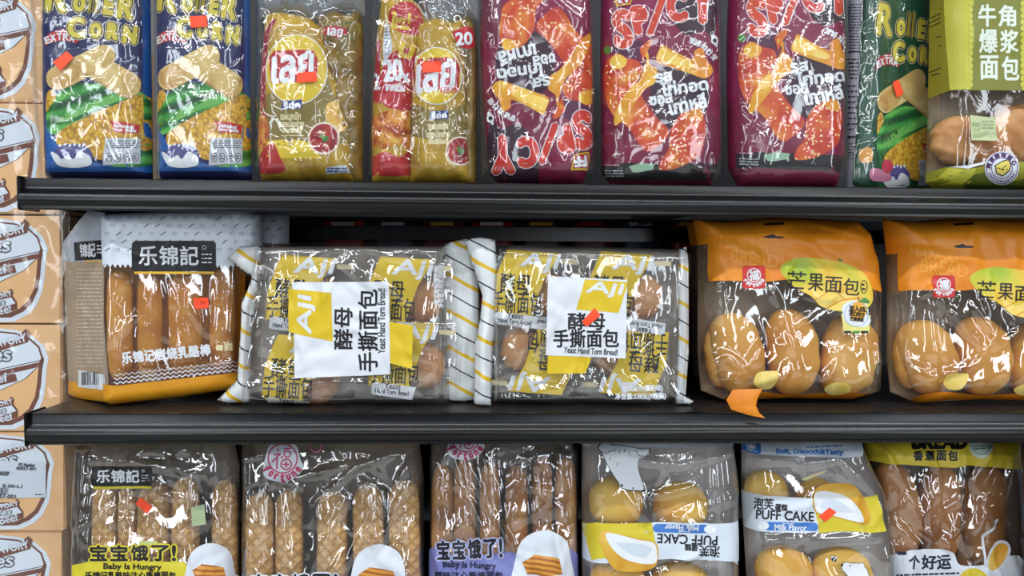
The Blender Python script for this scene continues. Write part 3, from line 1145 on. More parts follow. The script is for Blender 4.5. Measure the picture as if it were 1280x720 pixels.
def crisp_pack_a():
    pk = Pack('potato_crisp_pack', 390, 0.055, Z1, ref=0.03, py=215).tag('gold potato crisp multipack showing a red bowl, no twenty percent print', 'snack pack', G_CHIP)
    b = pk.sheet('crisp_bag', [(398, 22), (420, 14), (436, 20), (450, 12), (455, 40), (453, 110), (454, 215), (405, 217)], GOLDD, T=0.020, r=0.025, pitch=0.006, amp=0.003, wl=0.04, nf=34, fh=0.006, fw=0.010, seed=11, back=GOLDD,
                 folds=[((436, 22), (444, 45), .008, .01), ((420, 80), (430, 160), .01, .008), ((440, 60), (445, 140), .01, .008)])
    b.poly(ell(437, 38, 14, 12, 20), pr((150, 128, 62), 0.35, 0.2), 1)
    b.ring(437, 38, 11, 2.2, pr((96, 100, 50), 0.35, 0), 2)
    b.poly([(402, 37), (410, 33), (434, 36), (436, 44), (422, 48), (406, 44)], LRED, 3)
    b.text('\u0e40\u0e25\u0e22', (410, 36, 428, 45), WHITE, 4, -8, 0.6)
    b.done('creased dark gold crisp bag')
    s = pk.sheet('crisp_bag', [(334, 22), (352, 16), (390, 24), (408, 40), (420, 90), (436, 130), (446, 180), (445, 217), (328, 218), (324, 190), (326, 120), (330, 60)], GOLD, T=0.034, r=0.03, pitch=0.006, amp=0.0015, wl=0.05, nf=20, fh=0.003, fw=0.01, seed=12, back=GOLD)
    s.poly([(326, 60), (336, 30), (346, 24), (338, 40), (334, 66), (332, 130), (340, 190), (330, 196), (326, 140)], pr((150, 30, 44), 0.35, 0), 1, True)
    s.poly([(390, 64), (402, 70), (418, 120), (440, 150), (446, 200), (420, 150), (398, 130), (385, 105)], OLIVE, 1, True)
    s.poly([(334, 118), (372, 128), (410, 116), (424, 140), (440, 170), (438, 178), (336, 178)], OLIVE, 1, True)
    s.poly([(330, 178), (380, 176), (400, 196), (398, 198), (336, 196)], BRIGHT, 1.5, True)
    s.poly([(324, 196), (340, 178), (350, 196), (356, 214), (326, 216)], pr((172, 40, 40), 0.35, 0), 2, True)
    s.poly([(322, 150), (332, 145), (336, 170), (330, 186), (324, 184)], FRY, 2, True)
    crisp_front(s, 371, 87, 37, (336, 63, 398, 104), (352, 126, 378, 137),
                [('\u0e41\u0e1c\u0e48\u0e19\u0e2b\u0e22\u0e31\u0e01', (351, 139, 376, 150)), ('\u0e23\u0e2a\u0e2b\u0e21\u0e36\u0e01\u0e22\u0e48\u0e32\u0e07', (349, 149.5, 380, 159)), ('\u0e2e\u0e2d\u0e15\u0e0a\u0e34\u0e25\u0e25\u0e35\u0e48', (353, 158.5, 377, 166))], (405, 173, 20))
    s.poly([(408, 132), (420, 126), (434, 130), (438, 148), (430, 164), (416, 162), (408, 150)], CHIP, 2, True)
    s.lines_of_print((352, 168, 380, 171), 1, CREAM, 3)
    s.poly([(407, 210), (432, 206), (438, 216), (408, 218)], pr((190, 200, 214), 0.4, 0), 3)
    s.lines_of_print((409, 209, 434, 216), 2, BLUE, 4)
    s.done('gold crisp bag with a red crest')
    o = pk.sheet('outer_wrap', [(322, 12), (335, 4), (352, 10), (372, 2), (398, 9), (420, 3), (445, 10), (458, 2), (459, 110), (457, 214), (450, 221), (330, 221), (320, 212), (321, 110)], OVER, T=0.034, r=0.028, pitch=0.0026,
                 amp=0.002, wl=0.03, nf=44, fh=0.005, fw=0.0075, seed=61, over=[s, b], gap=0.003,
                 folds=[((340, 28), (366, 48), .006, .006), ((388, 44), (420, 66), .006, .006), ((380, 110), (420, 165), .005, .006), ((372, 60), (392, 40), .006, .006), ((324, 60), (324, 200), .005, .005), ((410, 70), (428, 110), .006, .006)])
    t = pk.sheet('gathered_film_top', [(324, 24), (322, -14), (350, -22), (392, -18), (430, -24), (457, -12), (456, 20), (430, 12), (400, 26), (360, 14)], MILKY, T=0.012, r=0.02, base=0.012, pitch=0.0028, amp=0.003, wl=0.02, nf=40, fh=0.008, fw=0.007, seed=91, sit=0)
    t.done('crumpled gathered top of the clear wrap')
    price_sticker(o, [(372, 91.5), (396, 90), (396.5, 102.5), (371, 104)])
    o.done()


def crisp_pack_b():
    pk = Pack('potato_crisp_pack', 525, 0.055, Z1, ref=0.03, py=215).tag('gold and red potato crisp multipack printed with twenty percent', 'snack pack', G_CHIP)
    b = pk.sheet('crisp_bag', [(476, 2), (500, -6), (524, 6), (536, 30), (528, 70), (518, 120), (516, 217), (465, 218), (465, 160), (468, 90), (472, 40)], GOLD, T=0.030, r=0.03, pitch=0.006, amp=0.002, wl=0.04, nf=22, fh=0.005, fw=0.010, seed=21, back=GOLD)
    b.poly([(486, 16), (494, 6), (510, 2), (524, 12), (530, 36), (520, 44), (500, 40), (488, 30)], LRED, 1, True)
    b.text('\u0e43\u0e2b\u0e21\u0e48', (490, 16, 512, 36), BRIGHT, 2, -6, 1.2)
    b.poly([(480, 78), (500, 62), (520, 68), (520, 130), (502, 138), (476, 126)], LRED, 1, True)
    b.text('20', (480, 75, 502, 101), WHITE, 2, 3, 1.5)
    b.text('%', (502, 92, 512, 104), WHITE, 2, 3, 0.7)
    b.text('\u0e08\u0e32\u0e01\u0e40\u0e14\u0e34\u0e21', (482, 104, 506, 114), WHITE, 2, -3, 0.5)
    b.text('U', (500, 55, 516, 72), BRIGHT, 2, -14, 2)
    b.poly([(481, 30), (486, 34), (490, 60), (484, 74), (479, 70)], pr((190, 198, 206), 0.4, 0), 2, True)
    b.lines_of_print((481, 38, 488, 70), 8, INK, 3, h=0.3)
    b.poly([(464, 52), (476, 48), (476, 130), (466, 128)], LRED, 2)
    b.text('2', (467, 92, 474, 112), WHITE, 3, 6, 0.8)
    b.poly([(462, 150), (490, 138), (516, 146), (516, 190), (500, 180), (480, 186), (464, 178)], FRY, 1, True)
    b.poly([(456, 204), (480, 190), (500, 196), (518, 186), (520, 217), (458, 218)], pr((178, 40, 44), 0.35, 0), 2, True)
    b.done('crisp bag printed red with twenty percent')
    s = pk.sheet('crisp_bag', [(520, 34), (545, 24), (568, 30), (582, 24), (584, 60), (583, 120), (590, 217), (512, 218), (513, 150), (516, 80)], GOLD, T=0.036, r=0.03, pitch=0.006, amp=0.0015, wl=0.05, nf=20, fh=0.003, fw=0.01, seed=22, back=GOLDD)
    s.poly([(516, 132), (550, 142), (584, 132), (586, 170), (516, 170)], OLIVE, 1, True)
    crisp_front(s, 546, 95, 30, (516, 73, 575, 116), (537, 139, 561, 149.5), [('\u0e41\u0e1c\u0e48\u0e19\u0e2b\u0e22\u0e31\u0e01', (536, 152, 560, 162)), ('\u0e23\u0e2a\u0e2b\u0e21\u0e36\u0e01\u0e22\u0e48\u0e32\u0e07', (534, 163, 562, 172)), ('\u0e2e\u0e2d\u0e15\u0e0a\u0e34\u0e25\u0e25\u0e35\u0e48', (536, 172, 560, 180))], (575, 189, 18))
    s.text('\u0e40\u0e25\u0e22\u0e4c', (551, 107, 572, 116), pr((220, 120, 120), 0.4, 0), 6, 0, 0.4)
    s.done('gold crisp bag with a red crest')
    t = pk.sheet('crisp_bag', [(560, 30), (584, 20), (594, 30), (597, 80), (596, 217), (575, 217), (578, 100)], GOLDD, T=0.016, r=0.018, pitch=0.006, amp=0.002, wl=0.04, nf=14, fh=0.005, fw=0.010, seed=23, back=GOLDD)
    t.done('creased dark gold crisp bag')
    o = pk.sheet('outer_wrap', [(466, -12), (500, -16), (530, -10), (560, -14), (590, -8), (598, 20), (600, 110), (597, 216), (588, 222), (468, 222), (461, 214), (462, 110)], OVER, T=0.036, r=0.026, pitch=0.0026, amp=0.002, wl=0.03, nf=44, fh=0.005, fw=0.0075, seed=71, over=[s, b, t], gap=0.003,
                 folds=[((492, 20), (540, 34), .006, .006), ((540, 60), (572, 68), .006, .006), ((520, 90), (548, 130), .006, .005), ((465, 20), (462, 190), .005, .004), ((515, 150), (560, 200), .006, .006), ((550, 60), (562, 100), .005, .005)])
    o.piece('promotion_tag', [(565, 40), (583, 33), (592, 38), (594, 58), (586, 62), (572, 57)], LRED, 2, 'red tag printed 20', lambda q: q.text('20', (570, 41, 590, 56), WHITE, 4, 3, 0.8))
    t = pk.sheet('gathered_film_top', [(536, 26), (520, -10), (545, -24), (580, -26), (599, -18), (599, 26), (580, 20), (560, 30)], MILKY, T=0.010, r=0.02, base=0.014, pitch=0.0028, amp=0.003, wl=0.02, nf=34, fh=0.008, fw=0.007, seed=92, sit=0)
    t.done('crumpled gathered top of the clear wrap')
    price_sticker(o, [(528, 77.5), (550.5, 76.5), (551.5, 90), (528.5, 91)])
    o.done()


crisp_pack_a()
crisp_pack_b()

# ---------------------------------------------------------------- crimson spicy snacks
CRIM = mottled('crimson_print', [(104, 10, 48), (124, 14, 60), (140, 24, 78)], 9, 0.32, bump=0.1)
PLUM = pr((50, 16, 40), 0.35, 0.0)
CHICK = mottled('printed_glazed_chicken', [(168, 32, 22), (196, 56, 26), (212, 94, 34), (224, 150, 54)], 26, 0.35, bump=0, detail=4)
CHEESE = mottled('printed_cheese_strip', [(214, 120, 24), (226, 158, 36), (240, 200, 70)], 30, 0.35, bump=0, stretch=(1, 1, 0.5))
SESAME = pr((244, 220, 168), 0.4, 0)
GRN = pr((70, 132, 46), 0.4, 0)
SRED = mottled('printed_red_lettering', [(196, 34, 36), (206, 58, 40), (214, 86, 48)], 16, 0.35, bump=0)
TH = ['\u0e23\u0e2a', '\u0e44\u0e01\u0e48\u0e17\u0e2d\u0e14', '\u0e0b\u0e2d\u0e2a', '\u0e40\u0e01\u0e32\u0e2b\u0e25\u0e35']


def seeds(s, P, n, seed, layer):
    rnd = random.Random(seed)
    P = np.asarray(P, float)
    lo, hi = P.min(0), P.max(0)
    k = 0
    while k < n:
        q = lo + (hi - lo) * np.array((rnd.random(), rnd.random()))
        ins, j = False, len(P) - 1
        for i in range(len(P)):
            if (P[i, 1] > q[1]) != (P[j, 1] > q[1]) and q[0] < (P[j, 0] - P[i, 0]) * (q[1] - P[i, 1]) / (P[j, 1] - P[i, 1]) + P[i, 0]:
                ins = not ins
            j = i
        if ins:
            s.poly(ell(q[0], q[1], 1.9, 0.95, rnd.uniform(0, 180), 8), SESAME, layer)
            k += 1


def spicy_art(s):
    s.poly([(838, -40), (894, -40), (894, 44), (880, 38), (862, 44), (848, 36), (836, 10)], PLUM, 1, True)
    s.poly([(762, 62), (790, 50), (808, 56), (812, 68), (800, 74), (780, 70)], pr((84, 22, 64), 0.35, 0), 1, True)
    s.poly(ell(850, 118, 37, 44), PLUM, 1)
    s.poly([(856, 150), (900, 150), (900, 228), (860, 222), (880, 190)], pr((108, 18, 56), 0.35, 0), 1, True)
    s.poly(rect(752, 207, 900, 226), INK, 1.5)
    d1 = [(755, 88), (760, 74), (772, 67), (784, 73), (798, 77), (802, 90), (796, 102), (802, 120), (816, 142), (832, 158), (836, 166), (830, 176), (812, 190), (800, 182), (786, 160), (768, 146), (758, 128), (755, 108)]
    s.poly(d1, CHICK, 2, True)
    s.poly([(762, 76), (772, 68), (783, 74), (780, 84), (766, 86)], CHEESE, 2.6, True)
    seeds(s, [(758, 82), (796, 80), (800, 100), (796, 122), (772, 130), (758, 120)], 34, 5, 3.2)
    seeds(s, [(796, 130), (826, 158), (812, 180), (794, 160)], 12, 6, 3.2)
    s.poly([(804, 62), (810, 66), (812, 80), (821, 88), (818, 104), (806, 112), (790, 134), (772, 156), (767, 152), (772, 134), (786, 112), (798, 102), (803, 88), (808, 74), (802, 66)], CHEESE, 4, True)
    s.poly([(800, 60), (812, 50), (815, 54), (808, 66), (804, 76), (801, 68)], CHICK, 4, True)
    chip = [(820, 76), (824, 62), (828, 56), (846, 66), (866, 74), (868, 64), (878, 60), (882, 74), (890, 84), (890, 92), (880, 98), (862, 92), (838, 84)]
    s.poly(chip, CHEESE, 3, True)
    s.poly([(822, 74), (827, 60), (846, 70), (866, 80), (860, 86), (838, 80)], mottled('printed_light_cheese', [(232, 176, 54), (240, 200, 84), (246, 216, 120)], 30, 0.35, bump=0), 4, True)
    d2 = [(838, 164), (848, 146), (860, 138), (872, 134), (878, 140), (882, 156), (880, 176), (876, 192), (856, 206), (838, 212), (824, 212), (826, 200), (836, 186)]
    s.poly(d2, CHICK, 3, True)
    s.poly([(862, 140), (872, 135), (878, 142), (876, 150), (864, 148)], CHEESE, 3.6, True)
    seeds(s, d2, 38, 9, 4.2)
    for ch, x0, y0, x1, y1, r in (('S', 765, 11, 791, 62, 6), ('P', 789, 6, 811, 44, 12), ('I', 816, -9, 825, 48, -20), ('C', 832, -12, 860, 29, 2), ('Y', 862, -20, 893, 31, 2)):
        s.text(ch, (x0 + 3.9, y0 + 4.0, x1 - 3.9, y1 - 4.0), SRED, 5, r, 3.5, outline=((4.5, WHITE),))
    for t, bx, r, bo in ((TH[0], (819, 91, 840, 102), 8, 0.8), (TH[1], (826, 99.5, 884, 116), 8, 0.85), (TH[2], (812, 119, 840, 130), 8, 0.8), (TH[3], (836, 121, 882, 139), 13, 0.9)):
        s.text(t, bx, WHITE, 5, r, bo)
    for ch, x, y, r in zip('\uc591\ub150\uce58\ud0a8\ub9db', (865, 872, 879.5, 886, 892.5), (51, 54, 59.5, 65, 72), (-20, -28, -38, -46, -56)):
        s.text(ch, (x - 3.2, y - 3.6, x + 3.2, y + 3.6), WHITE, 5, r, 0.45)
    s.poly([(890, 42), (898, 49), (896, 60), (888, 53)], WHITE, 4)
    s.poly(ell(893, 51, 2.6, 2.6), INK, 5)
    s.poly(ell(759, 63, 5, 5), GRN, 3)
    s.poly([(786, 208), (800, 204), (818, 205), (816, 212), (796, 216), (790, 215)], pr((150, 186, 160), 0.4, 0), 4)
    s.lines_of_print((756, 212, 780, 222), 3, pr((170, 176, 186), 0.4, 0), 4)
    s.lines_of_print((756, 205, 776, 208), 1, pr((220, 150, 170), 0.4, 0), 4)
    # small crest that shows where the bag stands on its head
    s.poly([(766, -14), (770, 9), (788, 6), (793, -14)], BRIGHT, 6)
    s.poly([(768, -12), (771.5, 7), (787, 4.5), (790.5, -12)], LRED, 7)
    s.text('FF', (773, -9, 788, 3), WHITE, 8, 6, 1.0)


def spicy(Tf, out, wrap, px, label, seed, folds=()):
    pk = Pack('spicy_snack_bag', px, 0.05, Z1, ref=0.035, py=215).tag(label, 'snack bag', G_SPICY)
    s = pk.sheet('inner_bag', out, CRIM, T=0.034, r=0.034, pw=0.6, pitch=0.006, amp=0.0012, wl=0.05, nf=14, fh=0.002, fw=0.009, seed=seed, back=CRIM)
    s.Tf = Tf
    spicy_art(s)
    s.done()
    o = pk.sheet('outer_wrap', wrap, OVER, T=0.034, r=0.026, pitch=0.0026, amp=0.0013, wl=0.03, nf=26, fh=0.0045, fw=0.0065, folds=folds, seed=seed + 80, over=s, gap=0.0035)
    o.done()


spicy(lambda P: np.stack([1506 - P[:, 0], 199 - P[:, 1]], 1), [(602, -70), (735, -70), (740, 60), (741, 190), (728, 215), (626, 214), (612, 205), (604, 150), (600, 60)],
      [(598, -75), (738, -75), (744, 60), (745, 214), (736, 222), (612, 222), (600, 214), (597, 60)], 670, 'crimson spicy snack bag standing on its head', 31,
      folds=[((655, 110), (668, 160), .007, .006), ((640, 150), (670, 130), .006, .005), ((668, 160), (700, 118), .006, .006), ((660, 20), (720, 60), .01, .004), ((606, 110), (608, 180), .005, .004), ((690, 190), (735, 216), .006, .006), ((630, 205), (700, 210), .007, .006)])
spicy(lambda P: P, [(752, -70), (890, -70), (898, 40), (900, 190), (888, 216), (766, 216), (752, 205), (750, 60)],
      [(749, -75), (895, -75), (901, 60), (902, 214), (894, 222), (758, 222), (749, 214), (748, 60)], 825, 'crimson spicy snack bag with upright lettering, beside the one on its head', 37,
      folds=[((833, 20), (838, 120), .006, .006), ((856, 30), (868, 110), .006, .006), ((862, 110), (880, 150), .005, .004), ((820, 196), (845, 220), .005, .005), ((838, 190), (890, 222), .006, .006), ((765, 200), (780, 195), .005, .005), ((878, 130), (892, 200), .006, .004)])
spicy(lambda P: np.stack([(P[:, 0] - 764) * 1.02 + 932, P[:, 1] - 15 + (P[:, 0] - 764) * 0.035], 1), [(912, -70), (1050, -70), (1053, 40), (1053, 190), (1044, 216), (924, 214), (910, 200), (908, 60)],
      [(908, -75), (1052, -75), (1056, 60), (1055, 214), (1048, 224), (918, 224), (906, 214), (905, 60)], 983, 'crimson spicy snack bag beside the green corn snack bag', 43,
      folds=[((985, 60), (1025, 50), .008, .006), ((1005, 2), (1030, 40), .008, .007), ((990, 70), (1020, 95), .006, .006), ((958, 36), (1000, 66), .006, .006), ((985, 55), (995, 100), .005, .005), ((1010, 110), (1012, 200), .005, .004), ((930, 140), (990, 205), .006, .005), ((1000, 175), (1030, 160), .005, .005), ((1050, 80), (1050, 190), .005, .005)])

# ---------------------------------------------------------------- green corn snack bag, turned; its printed side shows
gp = corn_pack(lambda x: 1114 + (x - 84) * 0.70, [(1082, -60), (1178, -60), (1180, 120), (1176, 226), (1160, 231), (1076, 229), (1066, 222), (1071, 150), (1076, 60)],
               [(1078, -65), (1182, -65), (1184, 60), (1180, 228), (1168, 234), (1070, 232), (1060, 224), (1066, 120)], [(1115, 103), (1122, 99.5), (1129, 117), (1120.5, 122)], 0.065, 0, Z1,
               'green corn snack bag with red banner, wedged beside the yellow bread bag', rot=0.30, base_px=1122, T=0.014, blue=False, seed=19,
               folds=[((1072, 20), (1095, 30), .006, .006), ((1082, 150), (1092, 160), .006, .006), ((1078, 165), (1112, 180), .008, .006), ((1075, 190), (1100, 170), .006, .006), ((1090, 48), (1112, 56), .005, .005), ((1075, 195), (1130, 185), .006, .005)], fy=lambda y: np.where(y < 70, y + 30, 100 + (y - 70) * 0.97))
SILV = pr((150, 152, 164), 0.35, 0.2)
sp = Pack('side_panel', 1068, 0.048, Z1, rot=-0.75, ref=0.0, py=215)
o_ = sp.sheet('side_panel', [(1061, -60), (1083, -60), (1078, 60), (1073, 150), (1068, 226), (1059, 226), (1059, 120)], SILV, T=0.006, r=0.012, pitch=0.008, amp=0.001, seed=2, nf=8, fh=0.002)
o_.poly([(1054, 64), (1077, 64), (1076, 66), (1054, 66)], INK, 1)
o_.poly([(1054, 170), (1071, 170), (1071, 173), (1054, 173)], INK, 1)
o_.lines_of_print((1058, 4, 1078, 62), 16, INK, 1, seed=4, h=0.35)
o_.lines_of_print((1057, 72, 1074, 100), 6, INK, 1, seed=5, h=0.4)
o_.lines_of_print((1057, 104, 1072, 165), 9, INK, 1, seed=6, h=0.3)
o_.lines_of_print((1056, 178, 1070, 200), 6, INK, 1, seed=7, h=0.3)
q = o_.done('silver side panel with rows of black print')
q.parent = gp.root
q.matrix_parent_inverse = Matrix.Identity(4)
q.matrix_local = gp.root.matrix_basis.inverted() @ sp.root.matrix_basis
bpy.data.objects.remove(sp.root)

# ---------------------------------------------------------------- yellow-green bag of filled croissant bread
LIME, OLV, DOL = pr((194, 192, 66), 0.4, 0.05), pr((122, 124, 36), 0.42, 0.05), pr((140, 134, 34), 0.4, 0.1)
CRUST = mottled('tan_bread_crust', [(150, 96, 52), (188, 130, 78), (212, 158, 104), (222, 174, 122)], 22, 0.6, bump=0.25, detail=4, spec=0.2)
pk = Pack('croissant_bread_bag', 1240, 0.03, Z1, ref=0.045, py=230).tag('yellow and olive bread bag with white characters, clear window and round logo', 'bread bag')
for k, (a, b, r) in enumerate((((1190, 206), (1206, 146), 24), ((1212, 206), (1262, 172), 28), ((1256, 198), (1296, 140), 34), ((1310, 212), (1340, 160), 30))):
    loaf(pk, 'croissant', a, b, r, CRUST, d=0.013, seed=k, lump=0.05, depth_r=17, bend=8, ridges=4, nv=44)
s = pk.sheet('bag_film', [(1163, -60), (1400, -60), (1400, 236), (1300, 237), (1170, 236), (1157, 228), (1160, 120)], OVER, T=0.045, r=0.03, pw=0.55, pitch=0.006, amp=0.0012, wl=0.06, nf=12, fh=0.002, fw=0.007, seed=5, back=pr((158, 140, 116), 0.5, 0.1), backT=0.15,
             folds=[((1205, 115), (1208, 172), .005, .005), ((1172, 128), (1200, 122), .006, .005), ((1185, 110), (1190, 185), .005, .004), ((1172, 150), (1186, 175), .006, .004)])
s.poly([(1163, -60), (1178, -60), (1183, 60), (1187, 113), (1170, 120), (1161, 125), (1162, 40)], DOL, 1)
s.poly([(1177, -60), (1215, -60), (1215, 112.5), (1187, 113), (1181, 40)], LIME, 2)
s.poly(rect(1213, -60, 1278, 113), OLV, 2)
s.poly(rect(1277, -60, 1400, 113), LIME, 2)
for k in range(22):
    yv = -58 + k * 7.8
    s.poly(ell(1213, yv, 2.6, 3.4, n=10), LIME, 3)
    s.poly(ell(1277.5, yv, 2.6, 3.4, n=10), LIME, 3)
for ch, x0, y0, x1, y1 in (('\u725b', 1222, 5, 1245, 34), ('\u89d2', 1247, 6, 1270, 34), ('\u7206', 1223, 36, 1247, 67), ('\u6d46', 1249, 37, 1273, 67), ('\u9762', 1224, 69, 1248, 100), ('\u5305', 1251, 70, 1274, 101)):
    s.text(ch, (x0 + 1, y0 + 1, x1 - 1, y1 - 1), pr((222, 232, 218), 0.4, 0), 3, 0, 0.75)
s.lines_of_print((1165, 8, 1176, 30), 4, INK, 2, 0, 3, 0.2)
s.lines_of_print((1165, 42, 1176, 60), 3, INK, 2, 0, 4, 0.2)
s.lines_of_print((1165, 82, 1176, 94), 2, INK, 2, 0, 5, 0.2)
s.poly([(1158, 236), (1160, 222), (1182, 209), (1212, 212), (1236, 206), (1280, 202), (1400, 204), (1400, 238)], pr((150, 152, 40), 0.4, 0.1), 1)
s.poly([(1163, 236), (1172, 222), (1184, 210), (1204, 212), (1220, 210), (1214, 222), (1204, 236)], LIME, 2)
s.poly([(1184, 209), (1210, 211), (1232, 204), (1232, 202), (1208, 207)], WHITE, 2)
s.poly([(1204, 230), (1216, 219), (1238, 214), (1262, 228), (1280, 224), (1280, 236), (1200, 236)], pr((96, 108, 34), 0.4, 0.1), 3)
cx, cy = 1251.5, 210.5
s.poly(ell(cx, cy, 21.5, 21), WHITE, 5)
s.ring(cx, cy, 20, 1.0, pr((120, 104, 168), 0.4, 0), 6)
s.ring(cx, cy, 13.5, 1.0, pr((120, 104, 168), 0.4, 0), 6)
for k, ch in enumerate('\u963f\u4eac\u9165\u5473\u7f8e\u5fc3'):
    a = math.radians(168 - k * 28.5)
    s.text(ch, (cx + 16.7 * math.cos(a) - 2.9, cy - 16.4 * math.sin(a) - 2.9, cx + 16.7 * math.cos(a) + 2.9, cy - 16.4 * math.sin(a) + 2.9), pr((78, 42, 92), 0.4, 0), 7, math.degrees(a) - 90, 0.4)
for k in range(12):
    a = math.radians(205 + k * 11.5)
    q = ell(cx + 16.5 * math.cos(a), cy - 16.5 * math.sin(a), 1.1, 1.4, math.degrees(a) - 90, 8)
    s.poly(q, pr((104, 84, 150), 0.4, 0), 7)
s.poly([(1242, 207), (1252, 201), (1260, 199), (1263, 206), (1261, 214), (1252, 221), (1244, 217)], INK, 7)
s.poly([(1243.2, 207.5), (1252, 202.5), (1259, 200.5), (1261.6, 206.5), (1259.8, 213), (1252, 219.4), (1245, 216)], pr((226, 206, 96), 0.4, 0), 8)
s.line([(1246, 210), (1251, 212.5), (1257, 206)], 0.9, INK, 9)
s.poly(ell(1253, 212.5, 0.9, n=8), INK, 9); s.poly(ell(1257.5, 212, 0.9, n=8), INK, 9)
GT = pr((160, 180, 128), 0.5, 0)
s.piece('date_label', [(1211.5, 144), (1243.5, 147.5), (1246, 176), (1213.5, 175.5)], pr((196, 206, 160), 0.5, 0), 5, 'pale green date label',
        lambda q: (q.poly([(1213.5, 153), (1224, 153.5), (1224, 159), (1214, 158)], GT, 7), q.poly([(1215, 168), (1235, 164), (1235, 169), (1216, 172.5)], GT, 7), q.lines_of_print((1226, 150, 1242, 162), 3, GT, 7), q.lines_of_print((1216, 160, 1224, 165), 2, GT, 7), q.ring(1240, 169, 3.4, 0.8, GT, 7)))
s.done()

# ================================================================ middle shelf
GOLDEN = mottled('golden_baked_stick', [(190, 108, 16), (218, 140, 30), (234, 168, 58)], 26, 0.5, bump=0.2, detail=4, spec=0.3)
HONEY = pr((222, 152, 30), 0.4, 0.05)
SILVER = pr((216, 224, 236), 0.4, 0.05)
DOODLE = pr((140, 150, 164), 0.4, 0)
BLK = pr((20, 20, 24), 0.4, 0.0)
LABW = pr((214, 220, 226), 0.4, 0)


def doodles(s, box, n, seed):
    rnd = random.Random(seed)
    x0, y0, x1, y1 = box
    k = 0
    y = y0
    while y < y1:
        x = x0 + (k % 2) * 7
        while x < x1:
            t = rnd.choice('ord')
            if t == 'o':
                s.ring(x, y, 3.0, 0.7, DOODLE, 2, 10, 2.1)
            elif t == 'r':
                s.poly(capsule((x - 2.5, y + 1.8), (x + 2.5, y - 1.8), 1.0, n=4), DOODLE, 2)
            else:
                s.ring(x, y, 2.2, 0.6, DOODLE, 2, 6)
            x += 14
        y += 10
        k += 1


def zig(s, x0, y0, x1, y1, n, a, w, mat, layer):
    P = [(x0 + (x1 - x0) * k / n, y0 + (y1 - y0) * k / n + (a if k % 2 else -a)) for k in range(n + 1)]
    s.line(P, w, mat, layer)


def shop_mark(s, x0, y0, x1, y1, sl=0.0, layer=4):
    """black plate with the three white characters"""
    w, h = x1 - x0, y1 - y0
    s.poly(rrect(x0, y0, x1, y1, h * 0.14), BLK, layer)
    for k, ch in enumerate('\u4e50\u9526\u8a18'):
        a = x0 + w * (0.085 + 0.245 * k)
        s.text(ch, (a, y0 + h * 0.18, a + w * 0.215, y1 - h * 0.20), WHITE, layer + 1, 0, 0.5)
    s.ring(x1 - w * 0.14, y0 + h * 0.22, h * 0.07, 0.6, WHITE, layer + 1, 8)
    s.lines_of_print((x1 - w * 0.17, y0 + h * 0.38, x1 - w * 0.05, y1 - h * 0.22), 3, WHITE, layer + 1, h=0.3)


def cheese_front(s):
    s.poly([(120, 255), (336, 255), (336, 325), (300, 332), (128, 330)], SILVER, 1)
    for k in range(28):
        x = 128 + k * 6.4
        s.poly([(x, 329.6), (x + 6.4, 329.8), (x + 3.2, 335)], SILVER, 1)
    doodles(s, (134, 272, 326, 322), 40, 4)
    shop_mark(s, 165, 301, 270, 339)
    s.poly(rect(168, 339.5, 268, 342.5), pr((226, 176, 50), 0.4, 0), 4)
    s.poly([(120, 480), (150, 482), (220, 474), (310, 464), (310, 520), (120, 520)], HONEY, 1)
    zig(s, 143, 479, 306, 461, 44, 1.4, 1.4, WHITE, 3)
    zig(s, 143, 474, 306, 456, 44, 1.4, 1.2, WHITE, 3)
    zig(s, 143, 469, 306, 451, 44, 1.4, 0.8, WHITE, 3)
    for k, ch in enumerate('\u4e50\u9526\u8bb0\u5ca9\u70e7\u4e73\u916a\u68d2'):
        x = 152.5 + k * 14.0
        y = 447 - k * 1.35
        s.text(ch, (x, y - 7, x + 12.6, y + 7), WHITE, 4, 6, 0.65)
    s.text('LE JIN JI  ROCK BAKED CHEESE STICK', (153, 455, 262, 459.5), pr((120, 70, 20), 0.4, 0), 4, 4.5, 0.2)
    s.text('\u5ca9', (280, 428, 291, 438), CREAM, 4, 4, 0.3)
    s.poly(rrect(270, 431, 279, 438, 2), CREAM, 4)
    s.lines_of_print((276, 484, 300, 492), 2, CREAM, 4, 5)



def stick_wrapper(pk, x0, x1, y0, y1, base, T, seed, dx=0):
    w = pk.sheet('stick_wrapper', [(x0, y0), (x1, y0), (x1 + dx, y1), (x0 + dx, y1)], WRAPF, T=T, r=(x1 - x0) * 0.55 * 0.00118, pw=0.55, base=base, pitch=0.0042, amp=0.0008, wl=0.03, nf=9, fh=0.003, fw=0.006, seed=seed, sit=0)
    return w.done()


WRAPF = film('stick_wrapper_film', haze=0.02, gloss=2.4, bump=0.15, bscale=45, rough=0.06)


